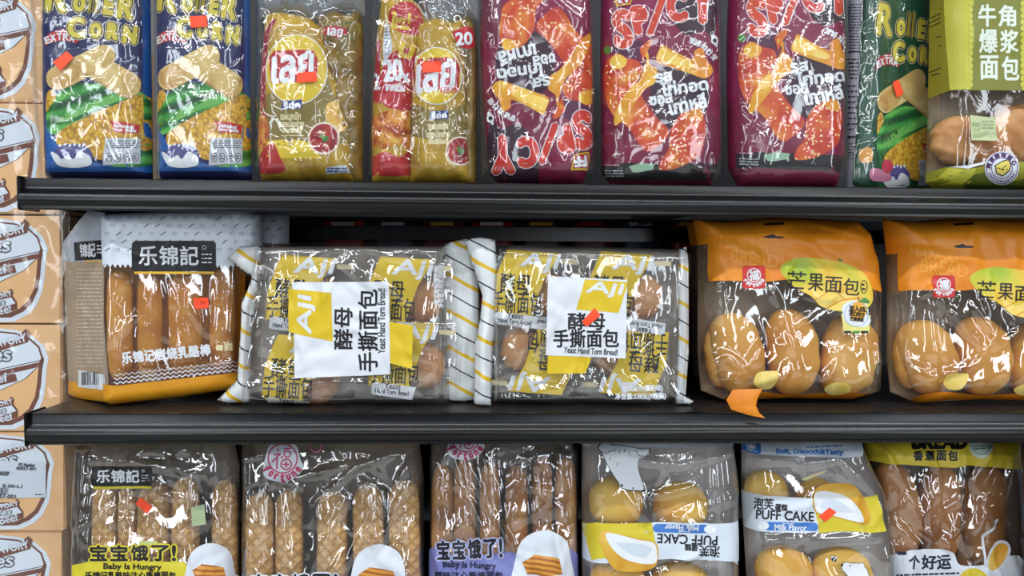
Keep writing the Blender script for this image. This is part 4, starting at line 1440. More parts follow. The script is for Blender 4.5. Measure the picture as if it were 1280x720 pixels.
def cheese_bag():
    pk = Pack('cheese_stick_bag', 208, 0.066, Z2, rot=0.28, ref=0.022, py=505).tag('bag of baked cheese sticks with silver top, black plate and orange base', 'bread bag', 'cheese stick bags on the middle shelf')
    for k, (a, b, r) in enumerate((((150, 338), (150, 476), 16), ((187, 340), (188, 474), 16), ((231, 338), (232, 470), 21), ((279, 335), (279, 466), 17))):
        w = stick_wrapper(pk, a[0] - r - 2, b[0] + r + 2, a[1] - 8, b[1] + 6, 0.0, r * 0.7 * 0.00118 + 0.002, k)
        loaf(pk, 'cheese_stick', a, b, r, GOLDEN, d=0.0, seed=k, lump=0.02, ends=7, flat=0.7, parent=w)
    s = pk.sheet('bag_film', [(127, 268), (200, 264), (300, 261), (326, 268), (328, 306), (308, 330), (304, 400), (303, 488), (230, 500), (141, 511), (130, 506), (127, 400)], CLEAR, T=0.026, r=0.02, pitch=0.0027, amp=0.0012, wl=0.06, nf=26, fh=0.005, fw=0.007,
                 seed=8, back=pr((206, 136, 36), 0.5, 0.05), backT=0.5, folds=[((152, 344), (156, 430), .006, .004), ((160, 350), (163, 440), .005, .003), ((204, 345), (214, 380), .006, .005), ((262, 348), (262, 452), .005, .005), ((214, 360), (216, 440), .004, .003)])
    cheese_front(s)
    price_sticker(s, [(242, 372.5), (260.5, 372), (261, 385), (243, 386)], '1.99', 6)
    s.done()
    g = Pack('side', 106, 0.078, Z2, rot=-0.62, ref=0.0, py=505)
    q = g.sheet('side_gusset', [(80, 302), (96, 280), (110, 263), (131, 266), (130, 400), (138, 509), (100, 504), (87, 499), (84, 440)], HAZY, T=0.004, r=0.02, pitch=0.006, amp=0.001, nf=10, fh=0.003, fw=0.007, seed=9, folds=[((86, 330), (88, 470), .006, .006), ((100, 335), (112, 470), .006, .004)])
    q.poly([(78, 304), (110, 260), (134, 262), (140, 512), (84, 506)], pr((168, 146, 122), 0.45, 0.05), 0.4)
    q.poly([(78, 304), (110, 260), (134, 262), (131, 327), (80, 327)], pr((172, 180, 192), 0.4, 0.05), 1)
    doodles(q, (96, 292, 128, 300), 4, 3)
    q.poly([(93, 303), (130, 300), (130, 324), (94, 326)], BLK, 3)
    q.text('\u9526', (101, 305, 110, 321), WHITE, 4, 2, 0.4)
    q.text('\u8a18', (111, 304, 120, 321), WHITE, 4, 2, 0.4)
    q.lines_of_print((122, 305, 128, 318), 3, WHITE, 4)
    q.poly(rect(107, 325.5, 130, 327.5), pr((226, 176, 50), 0.4, 0), 3)
    q.lines_of_print((96, 334, 130, 460), 26, pr((206, 200, 190), 0.4, 0), 3, seed=6, h=0.22)
    q.poly([(98, 462), (131, 468), (134, 487), (98, 484)], LABW, 3)
    q.barcode((103, 465, 124, 481), INK, 4)
    q.poly([(86, 476), (96, 478), (98, 483), (136, 487), (140, 512), (84, 506)], HONEY, 2)
    o = q.done('pale left gusset with small print and bar code')
    del o['label']
    o.parent = pk.root
    o.matrix_local = pk.root.matrix_basis.inverted() @ g.root.matrix_basis
    bpy.data.objects.remove(g.root)
    # its twin behind
    p2 = Pack('cheese_stick_bag', 300, 0.20, Z2, rot=0.1, ref=0.02, py=480).tag('cheese stick bag standing behind the front one, only its silver top corner showing', 'bread bag', 'cheese stick bags on the middle shelf')
    t = p2.sheet('bag_film', [(240, 268), (352, 264), (362, 270), (360, 400), (360, 482), (250, 486)], HAZY, T=0.026, r=0.02, pitch=0.008, nf=8, fh=0.003, seed=4, back=pr((176, 116, 36), 0.5, 0.05))
    t.poly([(238, 262), (364, 262), (364, 304), (238, 304)], SILVER, 1)
    doodles(t, (300, 276, 360, 302), 8, 2)
    t.poly([(238, 460), (364, 460), (364, 490), (238, 490)], HONEY, 1)
    t.done()


cheese_bag()

# ---------------------------------------------------------------- yeast bread in clear trays with striped ends
STRIPE = stripes('striped_wrapper', (226, 230, 232), ((0.20, 0.055, (226, 184, 44)), (0.70, 0.022, (40, 48, 62))), 0.046, 0.50, warp=0.10)
STRIPE2 = stripes('striped_wrapper_end', (226, 230, 232), ((0.20, 0.060, (226, 184, 44)), (0.70, 0.026, (40, 48, 62))), 0.044, 0.62, warp=0.14)
BUNC = mottled('soft_bun_crust', [(186, 114, 62), (212, 148, 92), (230, 180, 128)], 14, 0.5, bump=0.08, spec=0.3)
AJY = pr((224, 192, 36), 0.4, 0.05)
CARD = pr((226, 230, 238), 0.5, 0)
TRAYB = mottled('tray_back_plastic', [(132, 124, 116), (160, 150, 140), (184, 174, 162)], 16, 0.35, bump=0.1)
PLASTIC = film('rigid_clear_plastic', haze=0.02, gloss=3.2, bump=0.09, bscale=30, rough=0.045)
G_YEAST = 'yeast bread trays on the middle shelf'
YT = '\u9175\u6bcd'
YB = '\u624b\u6495\u9762\u5305'


def wrapped_bun(pk, Tf, seed, ctr, turn=False):
    w = pk.sheet('bun_wrapper', Tf(np.array([(612, 318), (626, 308), (724, 312), (732, 330), (728, 400), (716, 412), (622, 410), (611, 396)])), PLASTIC, T=0.009, r=0.02, base=0.020, pitch=0.006, amp=0.0012, nf=12, fh=0.0025, fw=0.006, seed=seed, sit=0.002)
    w.Tf = Tf
    r = 180 if turn else 0
    w.poly([(634, 312), (700, 317), (680, 350), (664, 396), (613, 393), (617, 352)], AJY, 1)
    w.poly([(619, 389), (673, 396), (668, 412), (617, 404)], CARD, 2)
    w.text('Aji', (650, 317, 698, 341), WHITE, 3, -2, 0.9, 0.25)
    w.text(YT, (626, 342, 663, 366), INK, 3, -3, 0.35)
    w.text(YB, (615, 364, 677, 392), INK, 3, -3, 0.25)
    w.text('Yeast', (634, 391, 654, 398), INK, 3, -6, 0.2)
    w.text('Hand Torn Bread', (622, 399, 664, 404.5), INK, 3, -6, 0.12)
    w.poly([(702, 324), (722, 325), (722, 331), (702, 330)], pr((196, 186, 150), 0.4, 0), 1)
    wo = w.done()
    a, b = Tf(np.array([(684, 340), (678, 398)], float))
    loaf(pk, 'bun', tuple(a), tuple(b), 29, BUNC, d=0.006, parent=wo, seed=seed, lump=0.02, flat=0.42, ends=2.2)


def tr(dx, dy):
    return lambda P: np.asarray(P, float) + np.array((dx, dy))


def flip(a, b):
    return lambda P: np.array((a, b)) - np.asarray(P, float)


def yeast(px, tray, box, buns, ends, label, seed, cardfn, folds, tray_py=512):
    pk = Pack('yeast_bread_tray', px, 0.062, Z2, ref=0.036, py=tray_py).tag(label, 'bread pack', G_YEAST)
    t = pk.sheet('tray', tray, TRAYB, T=0.002, r=0.01, base=-0.004, pitch=0.02, seed=seed, back=TRAYB)
    t.done()
    for k, (Tf, fl) in enumerate(buns):
        wrapped_bun(pk, Tf, seed * 10 + k, None, fl)
    o = pk.sheet('outer_film', box, PLASTIC, T=0.046, r=0.014, pw=0.5, pitch=0.0027, amp=0.0012, wl=0.05, nf=50, fh=0.005, fw=0.007, folds=folds, seed=seed)
    cardfn(pk, o)
    o.done()
    for k, (P, m, base, T, fl, sd) in enumerate(ends):
        e = pk.sheet('striped_end', P, m, T=T, r=0.02, base=base, pitch=0.005, amp=0.002, wl=0.05, nf=5, fh=0.005, fw=0.014, folds=fl, seed=sd, back=m, backT=0.3)
        e.done()
    return pk


def card_a(pk, o):
    def wr(s):
        s.poly([(360, 361), (414, 366), (416, 427), (361, 415)], AJY, 3)
        s.text('Aji', (360, 382, 406, 404), WHITE, 4, 90, 0.9, 0.2)
        s.text(YT, (403, 399, 455, 422), INK, 4, 90, 0.5)
        s.text(YB, (409, 401, 511, 425), INK, 4, 90, 0.5)
        s.text('Yeast Hand Torn Bread!', (436.5, 396.5, 517.5, 405.5), INK, 4, 90, 0.15)
    o.poly([(487, 402), (516, 407), (515, 461), (487, 454)], AJY, 0.5)
    o.piece('printed_card', [(365, 353), (486, 352), (488, 468), (368, 473)], CARD, 2, 'white card whose writing runs upwards', wr)
    o.text('\u51c0\u542b\u91cf:338\u514b(8\u679a\u88c5)', (524, 353, 580, 361), WHITE, 2, 90, 0.25)
    o.text('\u8f6f\u5f0f\u9762\u5305(\u86cb\u5976\u5473)', (522, 352, 570, 360), WHITE, 2, 90, 0.25)


def card_b(pk, o):
    def wr(s):
        s.poly([(731, 349), (785, 353), (773, 391), (720, 387)], AJY, 3)
        s.text('Aji', (734, 353, 778, 371), WHITE, 4, -4, 0.8, 0.25)
        s.text(YT, (710, 391, 756, 412), INK, 4, 0, 0.5)
        s.text(YB, (692, 412, 773, 434), INK, 4, 0, 0.5)
        s.text('Yeast Hand Torn Bread!', (705, 435, 772, 442.5), INK, 4, -3, 0.15)
    o.poly([(685, 444), (740, 446), (731, 467), (684, 467)], AJY, 0.5)
    o.piece('printed_card', [(685, 345), (784, 350), (782, 448), (682, 444)], CARD, 2, 'white upright card', wr)
    price_sticker(o, [(727, 402), (743, 384.5), (750.5, 394), (733, 408.5)], None, 8)
    o.text('\u8f6f\u5f0f\u9762\u5305(\u86cb\u5976\u5473)', (778, 481, 828, 490), WHITE, 2, 1, 0.3)
    o.text('\u51c0\u542b\u91cf:338\u514b(8\u679a\u88c5)', (769, 491, 832, 500), WHITE, 2, 1, 0.3)


yeast(430, [(318, 308), (556, 308), (558, 505), (308, 506)], [(325, 305), (440, 302), (558, 304), (562, 400), (561, 512), (430, 514), (308, 513), (314, 400)],
      [(tr(-281, 6), 0), (tr(-158, 8), 0), (tr(-286, 106), 0), (tr(-153, 88), 0)],
      [([(284, 322), (300, 308), (328, 306), (322, 360), (314, 420), (312, 512), (286, 514), (272, 508), (296, 480), (300, 430), (302, 380), (316, 346), (300, 336)], STRIPE2, 0.012, 0.012, [((300, 340), (306, 480), .015, .008)], 4),
       ([(556, 305), (572, 300), (592, 298), (599, 330), (601, 420), (600, 508), (580, 513), (560, 511), (558, 400)], STRIPE, 0.002, 0.007, [((586, 310), (592, 420), .012, .006)], 5)],
      'clear tray of wrapped yeast buns whose card reads upwards, next to the cheese stick bag', 3, card_a,
      [((330, 330), (340, 400), .006, .004), ((430, 330), (446, 312), .01, .006), ((380, 345), (420, 330), .008, .005), ((345, 480), (500, 478), .006, .004), ((540, 400), (548, 480), .006, .005), ((545, 320), (530, 420), .006, .004), ((325, 500), (380, 505), .006, .005)])
yeast(738, [(622, 306), (856, 312), (850, 502), (616, 504)], [(620, 306), (740, 308), (853, 312), (855, 400), (850, 510), (800, 514), (700, 512), (614, 510), (613, 400)],
      [(tr(0, 0), 0), (tr(117, 2), 0), (flip(1336, 806), 1), (flip(1449, 808), 1)],
      [([(580, 300), (600, 296), (619, 300), (622, 330), (617, 420), (614, 512), (600, 512), (592, 508), (594, 430), (600, 400), (603, 370), (594, 340)], STRIPE, 0.028, 0.008, [((600, 310), (604, 500), .012, .008)], 7),
       ([(848, 312), (858, 308), (861, 330), (861, 440), (857, 500), (867, 507), (862, 512), (844, 512), (848, 420)], STRIPE, 0.020, 0.006, [], 8)],
      'clear tray of wrapped yeast buns with orange sticker on its upright card', 5, card_b,
      [((640, 330), (660, 316), .008, .005), ((845, 330), (850, 480), .006, .005), ((700, 490), (720, 460), .008, .006), ((620, 500), (700, 505), .008, .006), ((820, 440), (846, 500), .008, .005), ((780, 330), (840, 322), .008, .004)])

# ---------------------------------------------------------------- mango bread bags
MORG = mottled('orange_print', [(218, 122, 16), (228, 136, 24), (234, 148, 36)], 8, 0.4, bump=0.06)
MBUN = mottled('mango_bun_crust', [(208, 138, 50), (224, 162, 72), (238, 188, 104)], 12, 0.5, bump=0.06, spec=0.3)
MANGO = mottled('printed_mango', [(150, 180, 40), (196, 196, 54), (232, 196, 70), (226, 170, 56)], 14, 0.4, bump=0, detail=1)
MPALE = mottled('printed_mango_flesh', [(228, 190, 76), (238, 208, 104), (244, 220, 134)], 30, 0.4, bump=0)
TAGY = pr((228, 220, 130), 0.4, 0)
G_MANGO = 'mango bread bags on the middle shelf'


def fortune_badge(s, cx, cy, h, layer, square=True):
    if square:
        s.poly(rrect(cx - h, cy - h, cx + h, cy + h, h * 0.25), pr((200, 40, 38), 0.4, 0), layer)
    ink = WHITE
    s.ring(cx, cy - h * 0.18, h * 0.62, h * 0.09, ink, layer + 1, 22)
    s.text('\u798f', (cx - h * 0.4, cy - h * 0.58, cx + h * 0.42, cy + h * 0.24), ink, layer + 1, 0, h * 0.035)
    for k, ch in enumerate('fortune'):
        a = math.radians(-150 + k * 20)
        s.text(ch, (cx + h * 0.86 * math.cos(a) - h * 0.10, cy - h * 0.16 - h * 0.86 * math.sin(a) - h * 0.15, cx + h * 0.86 * math.cos(a) + h * 0.10, cy - h * 0.16 - h * 0.86 * math.sin(a) + h * 0.15), ink, layer + 1, math.degrees(a) + 90, h * 0.03)


def mango_art(s):
    s.poly([(855, 268), (1120, 268), (1116, 368), (1092, 362), (1072, 352), (1016, 346), (960, 352), (886, 351.5), (885, 305), (862, 302)], MORG, 1)
    s.poly(capsule((956, 280.5), (979, 279.5), 1.4, n=5), INK, 2)
    s.poly([(953, 296), (962, 294), (966, 292.5), (970, 295), (980, 296), (978, 298), (960, 298)], INK, 2)
    s.text('MANGO', (899, 301, 960, 313), pr((234, 158, 56), 0.4, 0), 2, -9, 0.12)
    s.text('BREAD', (914, 315, 972, 332), pr((234, 158, 56), 0.4, 0), 2, -7, 0.12)
    s.poly([(975, 338), (984, 327), (1004, 322), (1030, 324), (1058, 330), (1080, 342), (1090, 362), (1089, 380), (1074, 389), (1048, 389), (1026, 383), (1013, 370), (992, 358)], MANGO, 2, True)
    s.poly([(1014, 360), (1030, 372), (1052, 366), (1076, 370), (1088, 378), (1074, 388), (1046, 388), (1024, 381)], MPALE, 3, True)
    s.line([(1018, 375), (1040, 362), (1056, 374)], 1.0, pr((222, 140, 40), 0.4, 0), 4)
    s.line([(1034, 385), (1052, 375), (1076, 372)], 1.4, pr((222, 140, 40), 0.4, 0), 4)
    s.poly(ell(1050, 325, 2.6, 1.6), GRN, 3)
    for ch, x0, y0, x1, y1 in (('\u8292', 984, 339, 1007, 361), ('\u679c', 1010, 342, 1029, 364), ('\u9762', 1031, 346, 1052, 366), ('\u5305', 1054, 348, 1074, 369)):
        s.text(ch, (x0, y0, x1, y1), INK, 5, -3, 0.1)
    s.ring(1079.5, 358.5, 4.4, 0.8, INK, 5, 14, 8.4)
    s.lines_of_print((1077, 353, 1082, 364), 2, INK, 5)
    fortune_badge(s, 942, 346.5, 14.2, 4)
    s.poly([(1051, 392), (1088, 394), (1086, 416), (1054, 416)], TAGY, 4)
    for k, c in enumerate((INK, GRN, INK)):
        s.poly(rect(1054.5 + 10.6 * k, 413.6, 1063.5 + 10.6 * k, 416.5), c, 5)
    s.poly([(1052, 384), (1060, 377), (1072, 376), (1082, 378), (1082, 390), (1088, 400), (1082, 408), (1068, 408), (1056, 402), (1053, 392)], WHITE, 5, True)
    s.ring(1070, 393, 15.4, 0.7, pr((150, 176, 210), 0.4, 0), 6)
    s.poly(ell(1072, 389, 10, 13, -15), pr((232, 170, 34), 0.4, 0), 6)
    s.poly([(1074, 377), (1080, 372), (1087, 378), (1080, 379)], GRN, 7, True)
    s.line([(1073.5, 377), (1072, 371.5)], 0.9, INK, 7)
    s.text('\u52a0\u51656%', (1061, 382, 1081, 390), INK, 8, -4, 0.3)
    s.text('\u8fdb\u53e3\u963f\u65b9', (1061, 390, 1080, 395.5), INK, 8, -6, 0.25)
    s.text('\u8292\u679c\u679c\u6d46', (1062, 396.5, 1079, 401.5), INK, 8, -6, 0.25)
    s.poly([(942, 477), (946, 467), (956, 464), (973, 465), (970, 478), (962, 486), (948, 485)], MPALE, 2, True)
    s.poly([(1030, 486), (1044, 478), (1060, 480), (1062, 490), (1040, 494)], MPALE, 2, True)
    s.poly([(905, 498), (940, 489), (990, 494), (1040, 491), (1112, 494), (1112, 500), (1066, 514), (1040, 500), (990, 503), (940, 500), (910, 516)], MORG, 1.5, True)


def mango(Tf, px, y, label, seed, folds, rear=False):
    pk = Pack('mango_bread_bag', px, y, Z2, ref=0.04, py=510, lean=0.10).tag(label, 'bread bag', G_MANGO)
    T = lambda P: Tf(np.asarray(P, float))
    if not rear:
        for k, (a, b, r, bd) in enumerate((((906, 392), (930, 492), 31, 5), ((980, 386), (990, 494), 31, 7), ((1066, 394), (1046, 494), 33, 4), ((893, 410), (903, 485), 17, 0), ((1084, 405), (1082, 485), 11, 0))):
            A, B = T([a, b])
            loaf(pk, 'bread_roll', tuple(A), tuple(B), r, MBUN, d=0.008 if k < 3 else -0.004, seed=seed + k, lump=0.03, flat=0.72, bend=bd, ends=2.6)
    s = pk.sheet('bag_film', T([(866, 274), (905, 277), (960, 272), (1030, 274), (1066, 276), (1083, 292), (1093, 326), (1098, 368), (1098, 440), (1097, 500), (1062, 512), (984, 510), (908, 515), (876, 498), (872, 440), (872, 360), (871, 305)]), CLEAR, T=0.044, r=0.045, pw=0.6,
                 pitch=0.0027, amp=0.0016, wl=0.06, nf=46, fh=0.006, fw=0.008, seed=seed, back=pr((156, 136, 112), 0.45, 0.1), backT=0.5, folds=[(T([a])[0], T([b])[0], w, h) for a, b, w, h in folds])
    s.Tf = T
    mango_art(s)
    if not rear:
        s.done()
        f = pk.sheet('bottom_flap', T([(916, 487), (953, 486), (947, 498), (945, 507), (949, 516), (957, 523), (936, 519), (914, 512), (908, 500)]), MORG, T=0.003, r=0.02, base=0.082, pitch=0.006, nf=4, seed=seed, sit=0) if seed == 3 else None
        if f:
            f.done('orange flap hanging over the shelf lip')
    else:
        s.done()
    return pk


MF = [((897, 345), (902, 400), .008, .008), ((903, 350), (896, 400), .006, .006), ((880, 470), (905, 445), .01, .008), ((905, 440), (935, 470), .01, .008), ((980, 396), (1000, 468), .007, .006), ((985, 455), (974, 490), .007, .006), ((1030, 480), (1050, 445), .006, .005),
      ((1040, 440), (1056, 438), .006, .005), ((892, 345), (893, 505), .006, .004), ((962, 360), (975, 385), .006, .005), ((885, 300), (980, 330), .012, .006), ((1000, 300), (1090, 300), .015, .006), ((1098, 420), (1104, 480), .006, .006)]
mango(lambda P: P, 985, 0.068, 'orange topped mango bread bag with its orange flap hanging over the shelf lip', 3, MF)
mango(lambda P: P + np.array((237.0, 0.0)) + np.stack([P[:, 0] * 0, np.clip((500 - P[:, 1]) / 150, 0, 1) * 12], 1) * (P[:, 1:] > 290), 1222, 0.055, 'orange topped mango bread bag cut by the picture edge, pale BREAD lettering showing', 9,
      [((893, 345), (894, 505), .007, .006), ((905, 345), (900, 460), .007, .007), ((925, 350), (932, 470), .008, .007), ((935, 345), (945, 440), .006, .005), ((925, 350), (990, 430), .008, .008), ((990, 345), (1005, 425), .006, .006), ((980, 370), (1000, 410), .007, .007), ((1010, 425), (1040, 405), .006, .006), ((930, 470), (985, 450), .008, .006),
       ((985, 450), (1010, 400), .006, .006), ((885, 420), (905, 455), .008, .006), ((965, 360), (945, 400), .006, .005), ((870, 300), (980, 312), .012, .006)])
mango(lambda P: (P - np.array((985, 390))) * 0.96 + np.array((972, 388)), 972, 0.20, 'mango bread bag standing behind the one with the hanging flap', 21, [], True)

# ================================================================ lowest shelf
def waffle_mat():
    m, nt, p, tc = base_mat('waffle_crust', 0.6)
    p.inputs['Specular IOR Level'].default_value = 0.25
    N, L = nt.nodes.new, nt.links.new
    no = N('ShaderNodeTexNoise'); no.inputs['Scale'].default_value = 60
    L(tc.outputs['Object'], no.inputs['Vector'])
    sep = N('ShaderNodeSeparateXYZ'); L(tc.outputs['Object'], sep.inputs[0])

    def mth(op, a, b=0.0):
        n = N('ShaderNodeMath'); n.operation = op
        for i, v in enumerate((a, b)):
            if isinstance(v, (int, float)):
                n.inputs[i].default_value = v
            else:
                L(v, n.inputs[i])
        return n.outputs[0]
    k = 2 * math.pi / 0.034
    a = mth('ABSOLUTE', mth('SINE', mth('MULTIPLY', mth('ADD', sep.outputs[0], sep.outputs[2]), k)))
    b = mth('ABSOLUTE', mth('SINE', mth('MULTIPLY', mth('SUBTRACT', sep.outputs[0], sep.outputs[2]), k)))
    h = mth('MINIMUM', a, b)
    r = N('ShaderNodeValToRGB')
    r.color_ramp.elements[0].color = lin((202, 142, 74)); r.color_ramp.elements[0].position = 0.1
    r.color_ramp.elements[1].color = lin((232, 186, 120)); r.color_ramp.elements[1].position = 0.75
    L(mth('ADD', mth('MULTIPLY', h, 0.6), mth('MULTIPLY', no.outputs[0], 0.5)), r.inputs[0])
    L(r.outputs[0], p.inputs['Base Color'])
    bu = N('ShaderNodeBump'); bu.inputs['Strength'].default_value = 0.7; bu.inputs['Distance'].default_value = 0.003; bu.invert = True
    L(h, bu.inputs['Height']); L(bu.outputs[0], p.inputs['Normal'])
    return m


WAF = waffle_mat()
G_WAF = 'waffle stick bags on the lowest shelf'
BABY = '\u5b9d\u5b9d\u997f\u4e86'
PINK = pr((196, 62, 106), 0.4, 0)
NAVY = pr((34, 34, 62), 0.4, 0)
PALEW = pr((216, 222, 232), 0.4, 0)
WPRINT = stripes('printed_waffle_pile', (214, 150, 62), ((0.5, 0.22, (164, 96, 34)),), 0.0075, 0.15, warp=0.35)


def waffle_picture(s, x, y, k=1.0):
    """a pile of waffles on a plain pale patch"""
    s.poly([(x - 36 * k, y + 60 * k), (x - 34 * k, y + 8 * k), (x - 24 * k, y - 16 * k), (x, y - 26 * k), (x + 24 * k, y - 16 * k), (x + 32 * k, y + 8 * k), (x + 34 * k, y + 60 * k)], PALEW, 3, True)
    s.poly([(x - 26 * k, y + 12 * k), (x - 12 * k, y + 3 * k), (x + 4 * k, y + 5 * k), (x + 18 * k, y + 8 * k), (x + 22 * k, y + 26 * k), (x + 2 * k, y + 30 * k), (x - 20 * k, y + 26 * k)], WPRINT, 5)


def big_title(s, x0, y0, x1, y1, edge, mark=True, rot=0):
    n = 5 if mark else 4
    w = (x1 - x0) / (4.45 if mark else 4)
    for k, ch in enumerate(BABY + ('!' if mark else '')):
        a = x0 + w * k
        b = a + (w * 0.93 if ch != '!' else w * 0.28)
        dy = -(k - 2) * math.tan(math.radians(rot)) * w
        s.text(ch, (a + 1.6, y0 + 1.6 + dy, b - 1.6, y1 - 1.6 + dy), INK, 6, rot, 0.8, outline=((2.8, edge),))


def waffle_bag(px, out, sticks, label, seed, art, folds, stick_top=600, mat=None):
    pk = Pack('waffle_stick_bag', px, 0.075, Z3, ref=0.035, py=700, lean=0.17).tag(label, 'bread bag', G_WAF)
    for k, (x0, x1, yt, dx) in enumerate(sticks):
        w = stick_wrapper(pk, x0 - 3, x1 + 3, yt - 14, 752, 0.003, (x1 - x0) / 2 * 0.75 * 0.0012 + 0.002, seed + 7 * k, dx)
        loaf(pk, 'waffle_stick', ((x0 + x1) / 2, yt), ((x0 + x1) / 2 + dx, 752), (x1 - x0) / 2, mat or WAF, d=0.003, seed=seed + k, lump=0.025, sq=2.8, ends=9, flat=0.75, parent=w)
    s = pk.sheet('bag_film', out, CLEAR, T=0.04, r=0.032, pw=0.6, pitch=0.0027, amp=0.0018, wl=0.05, nf=50, fh=0.0065, fw=0.007, seed=seed, folds=folds, back=pr((112, 100, 88), 0.4, 0.15), backT=0.6)
    art(s)
    s.done()
    return pk


def art_yellow(s):
    y = pr((214, 200, 50), 0.4, 0)
    shop_mark(s, 115, 583, 190, 608)
    s.poly([(116, 608), (190, 608), (189, 611), (117, 611)], pr((206, 196, 48), 0.4, 0), 4)
    s.poly([(90, 706), (110, 702), (230, 702), (244, 720), (300, 760), (300, 830), (90, 830)], y, 2)
    big_title(s, 112, 680, 226, 702, y)
    s.text('Baby Is Hungry', (130, 704.5, 202, 713.5), INK, 5, -1, 0.35)
    for k, ch in enumerate('\u4e50\u9526\u8bb0\u4e73\u916a\u5473\u6ce8\u5fc3\u6495\u68d2\u9762\u5305'):
        s.text(ch, (107 + 9.5 * k, 714.5, 115.6 + 9.5 * k, 724), INK, 5, 0, 0.35)
    waffle_picture(s, 264, 702, 0.9)
    s.piece('date_label', [(239, 634), (256, 630), (258, 655), (241, 658)], pr((170, 184, 148), 0.5, 0), 5, 'small pale green label', lambda q: q.lines_of_print((242, 636, 255, 652), 4, GT, 7, 8))
    s.poly(rect(174, 676, 197, 682), pr((188, 200, 130), 0.5, 0), 2)
    price_sticker(s, [(169.5, 630), (175.5, 621.5), (191, 632.5), (184.5, 642)])


def fortune_big(s, cx, cy, r):
    s.poly([(cx - r * 1.02, cy - r * 0.2), (cx - r * 0.75, cy - r * 0.85), (cx, cy - r * 1.08), (cx + r * 0.8, cy - r * 0.8), (cx + r * 1.05, cy), (cx + r * 1.25, cy + r * 0.55), (cx + r * 0.8, cy + r * 1.15), (cx, cy + r * 1.42), (cx - r * 0.9, cy + r * 1.25), (cx - r * 1.2, cy + r * 0.8)], PALEW, 2, True)
    s.ring(cx, cy, r * 0.93, r * 0.085, PINK, 3, 26)
    s.line([(cx - r * 0.50, cy - r * 0.22), (cx - r * 0.12, cy - r * 0.28), (cx - r * 0.62, cy + r * 0.18)], r * 0.09, PINK, 3)
    s.line([(cx - r * 0.32, cy - r * 0.05), (cx - r * 0.34, cy + r * 0.62)], r * 0.09, PINK, 3)
    s.poly(ell(cx - r * 0.28, cy - r * 0.52, r * 0.07), PINK, 3)
    s.poly(ell(cx - r * 0.05, cy - r * 0.08, r * 0.07), PINK, 3)
    s.line([(cx + r * 0.08, cy - r * 0.58), (cx + r * 0.48, cy - r * 0.62)], r * 0.09, PINK, 3)
    s.ring(cx + r * 0.28, cy - r * 0.27, r * 0.24, r * 0.09, PINK, 3, 14)
    s.ring(cx + r * 0.22, cy + r * 0.36, r * 0.36, r * 0.09, PINK, 3, 18)
    s.line([(cx + r * 0.06, cy + r * 0.36), (cx + r * 0.38, cy + r * 0.36)], r * 0.1, PINK, 3)
    s.line([(cx + r * 0.22, cy + r * 0.2), (cx + r * 0.22, cy + r * 0.52)], r * 0.1, PINK, 3)
    for k, ch in enumerate('fortune'):
        a = math.radians(-146 + k * 18.5)
        rr = r * 1.17
        q = (cx + rr * math.cos(a), cy - rr * math.sin(a))
        hh = r * (0.24 if ch in 'ft' else 0.17)
        s.text(ch, (q[0] - r * 0.105, q[1] - hh, q[0] + r * 0.105, q[1] + hh), PINK, 4, math.degrees(a) + 90, r * 0.035)


def art_fortune(s):
    fortune_big(s, 353.5, 573, 20.5)
    s.poly([(300, 728), (420, 722), (530, 730), (530, 830), (300, 830)], pr((120, 124, 186), 0.4, 0), 2)
    big_title(s, 312, 716, 428, 742, PALEW, True, 0)
    waffle_picture(s, 474, 706, 1.0)
    s.ring(395, 558, 8, 2, pr((176, 100, 128), 0.4, 0), 1)


def art_purple(s):
    fortune_big(s, 582, 548, 19)
    pu = pr((118, 122, 184), 0.4, 0)
    s.poly([(524, 712), (530, 696), (542, 684), (556, 694), (600, 694), (640, 690), (660, 700), (724, 694), (724, 830), (524, 830)], pu, 2, True)
    big_title(s, 545, 673, 632, 699, pr((170, 176, 214), 0.4, 0), True, 2)
    s.text('Baby Is Hungry', (554, 702, 620, 712), NAVY, 5, -2, 0.35)
    for k, ch in enumerate('\u539f\u5473\u6ce8\u5fc3\u6495\u68d2\u9762\u5305'):
        s.text(ch, (543 + 10.8 * k, 714.5, 552.6 + 10.8 * k, 724), NAVY, 5, 0, 0.35)
    waffle_picture(s, 680, 690, 1.05)


